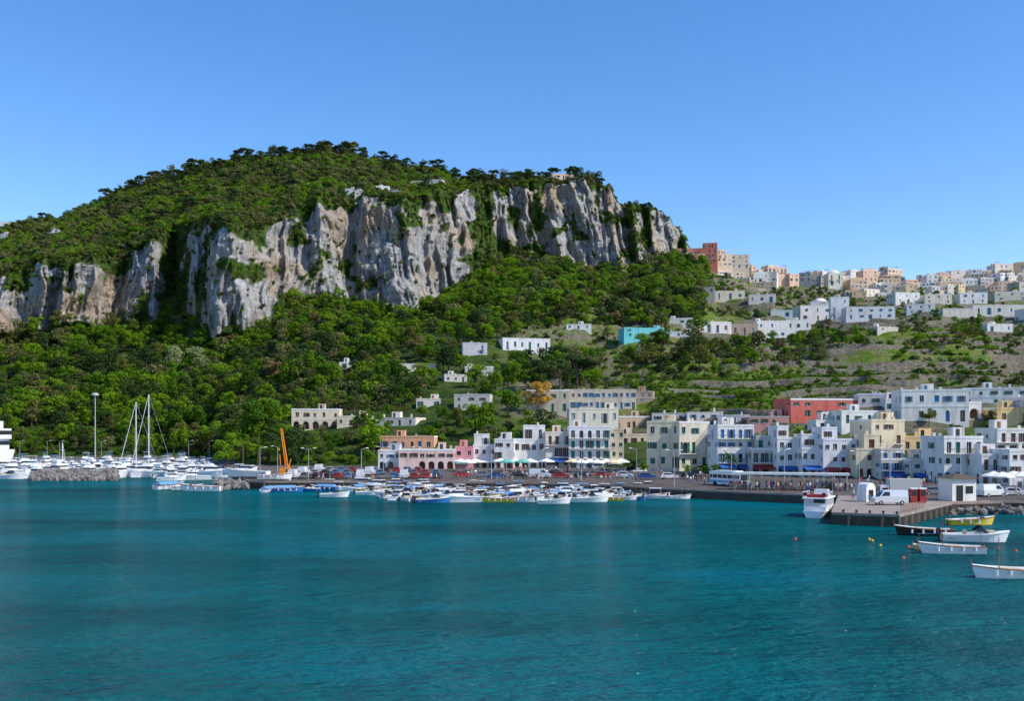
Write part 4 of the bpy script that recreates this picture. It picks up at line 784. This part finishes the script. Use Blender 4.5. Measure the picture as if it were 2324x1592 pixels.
def parasol(w,m):
    mb=MB(); mb.tube((0,0,0),(0,0,2.7),.04,.04,1,6); n=8
    for k in range(n):
        a0,a1=2*math.pi*(k+.5)/n,2*math.pi*(k+1.5)/n; A=(w*math.cos(a0),w*math.sin(a0),2.25);B=(w*math.cos(a1),w*math.sin(a1),2.25); mb.poly([A,B,(0,0,2.95)],0); mb.poly([A,B,(B[0],B[1],2.05),(A[0],A[1],2.05)],0)
    mb.tube((0,0,0),(0,0,.1),.35,.3,1,10)
    for a in (0,2.1,4.2): mb.box(1.0*math.cos(a)-.2,1.0*math.cos(a)+.2,1.0*math.sin(a)-.2,1.0*math.sin(a)+.2,.42,.46,1)
    mb.tube((0,0,.68),(0,0,.72),.5,.5,1,10); return mb.mesh('parasol',[m,METAL])
PW,PY,PG=parasol(1.9,AWN['w']),parasol(1.9,AWN['y']),parasol(1.9,AWN['g'])
for px,d,m in [(1045,255,PW),(1062,250,PW),(1078,255,PW),(1135,256,PW),(1150,252,PG),(1168,255,PW),(1185,252,PG),(1203,254,PW),(1300,252,PY),(1318,248,PW),(1338,250,PW),(1355,246,PW),(1375,250,PW),(1392,246,PY),(1410,250,PW),(2255,170,PW),(2275,168,PW),(2300,170,PW),(2320,168,PW),(1240,255,PW)]: add('parasol',m,(X(px,d),d,ground(X(px,d),d)),R.random(),1.15)
# ---------------------------------------------------------------- people
def person(seed,top,bot,walk):
    a=.22 if walk else .06
    V=[(0,0,.95),(0,0,1.2),(0,0,1.40),(0,0,1.50),(0,-.02,1.60),(0,-.01,1.70)]; Rr=[(.15,.11),(.14,.1),(.15,.10),(.055,.055),(.085,.095),(.06,.07)]; E=[(0,1),(1,2),(2,3),(3,4),(4,5)]
    for q in (-1,1):
        k=len(V); sw=a*q; V+=[(q*.10,0,.88),(q*.11,-sw*.7,.50),(q*.11,-sw*1.3,.10),(q*.11,-sw*1.3-.12,.04)]; Rr+=[(.09,.09),(.06,.06),(.042,.042),(.04,.03)]; E+=[(0,k),(k,k+1),(k+1,k+2),(k+2,k+3)]
        k=len(V); V+=[(q*.19,0,1.40),(q*.24,sw*.5,1.12),(q*.24,sw*.8-.08,.88),(q*.24,sw*.8-.12,.78)]; Rr+=[(.055,.055),(.042,.042),(.03,.03),(.035,.02)]; E+=[(2,k),(k,k+1),(k+1,k+2),(k+2,k+3)]
    me=bpy.data.meshes.new('p'); me.from_pydata(V,E,[]); o=bpy.data.objects.new('p',me); scene.collection.objects.link(o)
    m=o.modifiers.new('s','SKIN')
    for i_,r in enumerate(Rr): me.skin_vertices[0].data[i_].radius=r
    me.skin_vertices[0].data[0].use_root=True
    o.modifiers.new('u','SUBSURF').levels=1
    dg=bpy.context.evaluated_depsgraph_get(); out=bpy.data.meshes.new_from_object(o.evaluated_get(dg)); bpy.data.objects.remove(o)
    out.materials.clear()
    for x in (SKIN,top,bot,HAIR): out.materials.append(x)
    for p_ in out.polygons:
        c=p_.center; mi=0
        if c.z>1.62 or (c.z>1.53 and c.y>.02): mi=3
        elif c.z>1.47: mi=0
        elif abs(c.x)>.19 and c.z<1.18: mi=0
        elif c.z>.93: mi=1
        elif c.z>.08: mi=2 if (seed%2 or c.z>.5) else 0
        else: mi=3
        p_.material_index=mi; p_.use_smooth=True
    out.name='person'; return out
SKIN=simple('skin',(.45,.26,.18),.6); HAIR=simple('hair',(.04,.025,.02),.7)
CL=[simple('cloth',c,.85) for c in ((.6,.6,.58),(.05,.1,.3),(.5,.06,.05),(.04,.04,.05),(.15,.3,.35),(.55,.45,.2),(.3,.3,.32))]
PE=[person(i,CL[i%7],CL[(i*3+1)%7],i%2==0) for i in range(8)]
for k in range(110):
    ang=math.radians(-17); lx=R.uniform(-11,11); ly=R.uniform(-2.6,2.2); x=X(1796,176)+lx*math.cos(ang)-ly*math.sin(ang); y=177+lx*math.sin(ang)+ly*math.cos(ang)
    add('person',R.choice(PE),(x,y,1.67),R.random()*6.28,R.uniform(.93,1.05))
for px0,px1,d0,d1,n in [(1560,1700,192,215,18),(1930,2110,133,160,14),(1050,1420,225,258,40),(1850,2200,175,195,34),(2130,2320,155,175,16),(700,1000,212,218,12),(1440,1600,195,240,18),(1100,1450,206,220,20)]:
    for k in range(n):
        px=R.uniform(px0,px1); d=R.uniform(d0,d1); add('person',R.choice(PE),(X(px,d),d,max(1.66,ground(X(px,d),d))),R.random()*6.28,R.uniform(.93,1.05))
# ---------------------------------------------------------------- light, sky, camera
sv=Vector((0.86,-0.36,0.90)).normalized(); el=math.asin(sv.z); az=math.atan2(sv.x,sv.y)
w=bpy.data.worlds.new('World'); scene.world=w; w.use_nodes=True; nt=w.node_tree; bg=nt.nodes['Background']
sk=nt.nodes.new('ShaderNodeTexSky'); sk.sky_type='NISHITA'; sk.sun_disc=False; sk.sun_elevation=el; sk.sun_rotation=az; sk.air_density=1.0; sk.dust_density=0.25; sk.ozone_density=2.0
hs=nt.nodes.new('ShaderNodeHueSaturation'); hs.inputs['Saturation'].default_value=1.3; hs.inputs['Value'].default_value=1.45; nt.links.new(sk.outputs[0],hs.inputs['Color'])
mt=mix(nt,1.0,hs.outputs[0],(0.96,0.94,1.04),'MULTIPLY'); nt.links.new(mt,bg.inputs[0]); bg.inputs[1].default_value=0.14
sl=bpy.data.lights.new('sun','SUN'); sl.energy=5.0; sl.angle=math.radians(.5); sl.color=(1,.93,.82); so=bpy.data.objects.new('sun',sl); so.rotation_euler=(-sv).to_track_quat('-Z','Y').to_euler(); scene.collection.objects.link(so)
cam=bpy.data.cameras.new('camera'); cam.lens=36*F/2324; cam.sensor_width=36; cam.shift_y=(HY-796)/2324; cam.clip_end=20000; cam.clip_start=1
co_=bpy.data.objects.new('camera',cam); co_.location=(0,0,HC); co_.rotation_euler=(math.radians(90),0,0); scene.collection.objects.link(co_); scene.camera=co_
scene.view_settings.view_transform='Standard'; scene.view_settings.look='None'; scene.view_settings.exposure=0
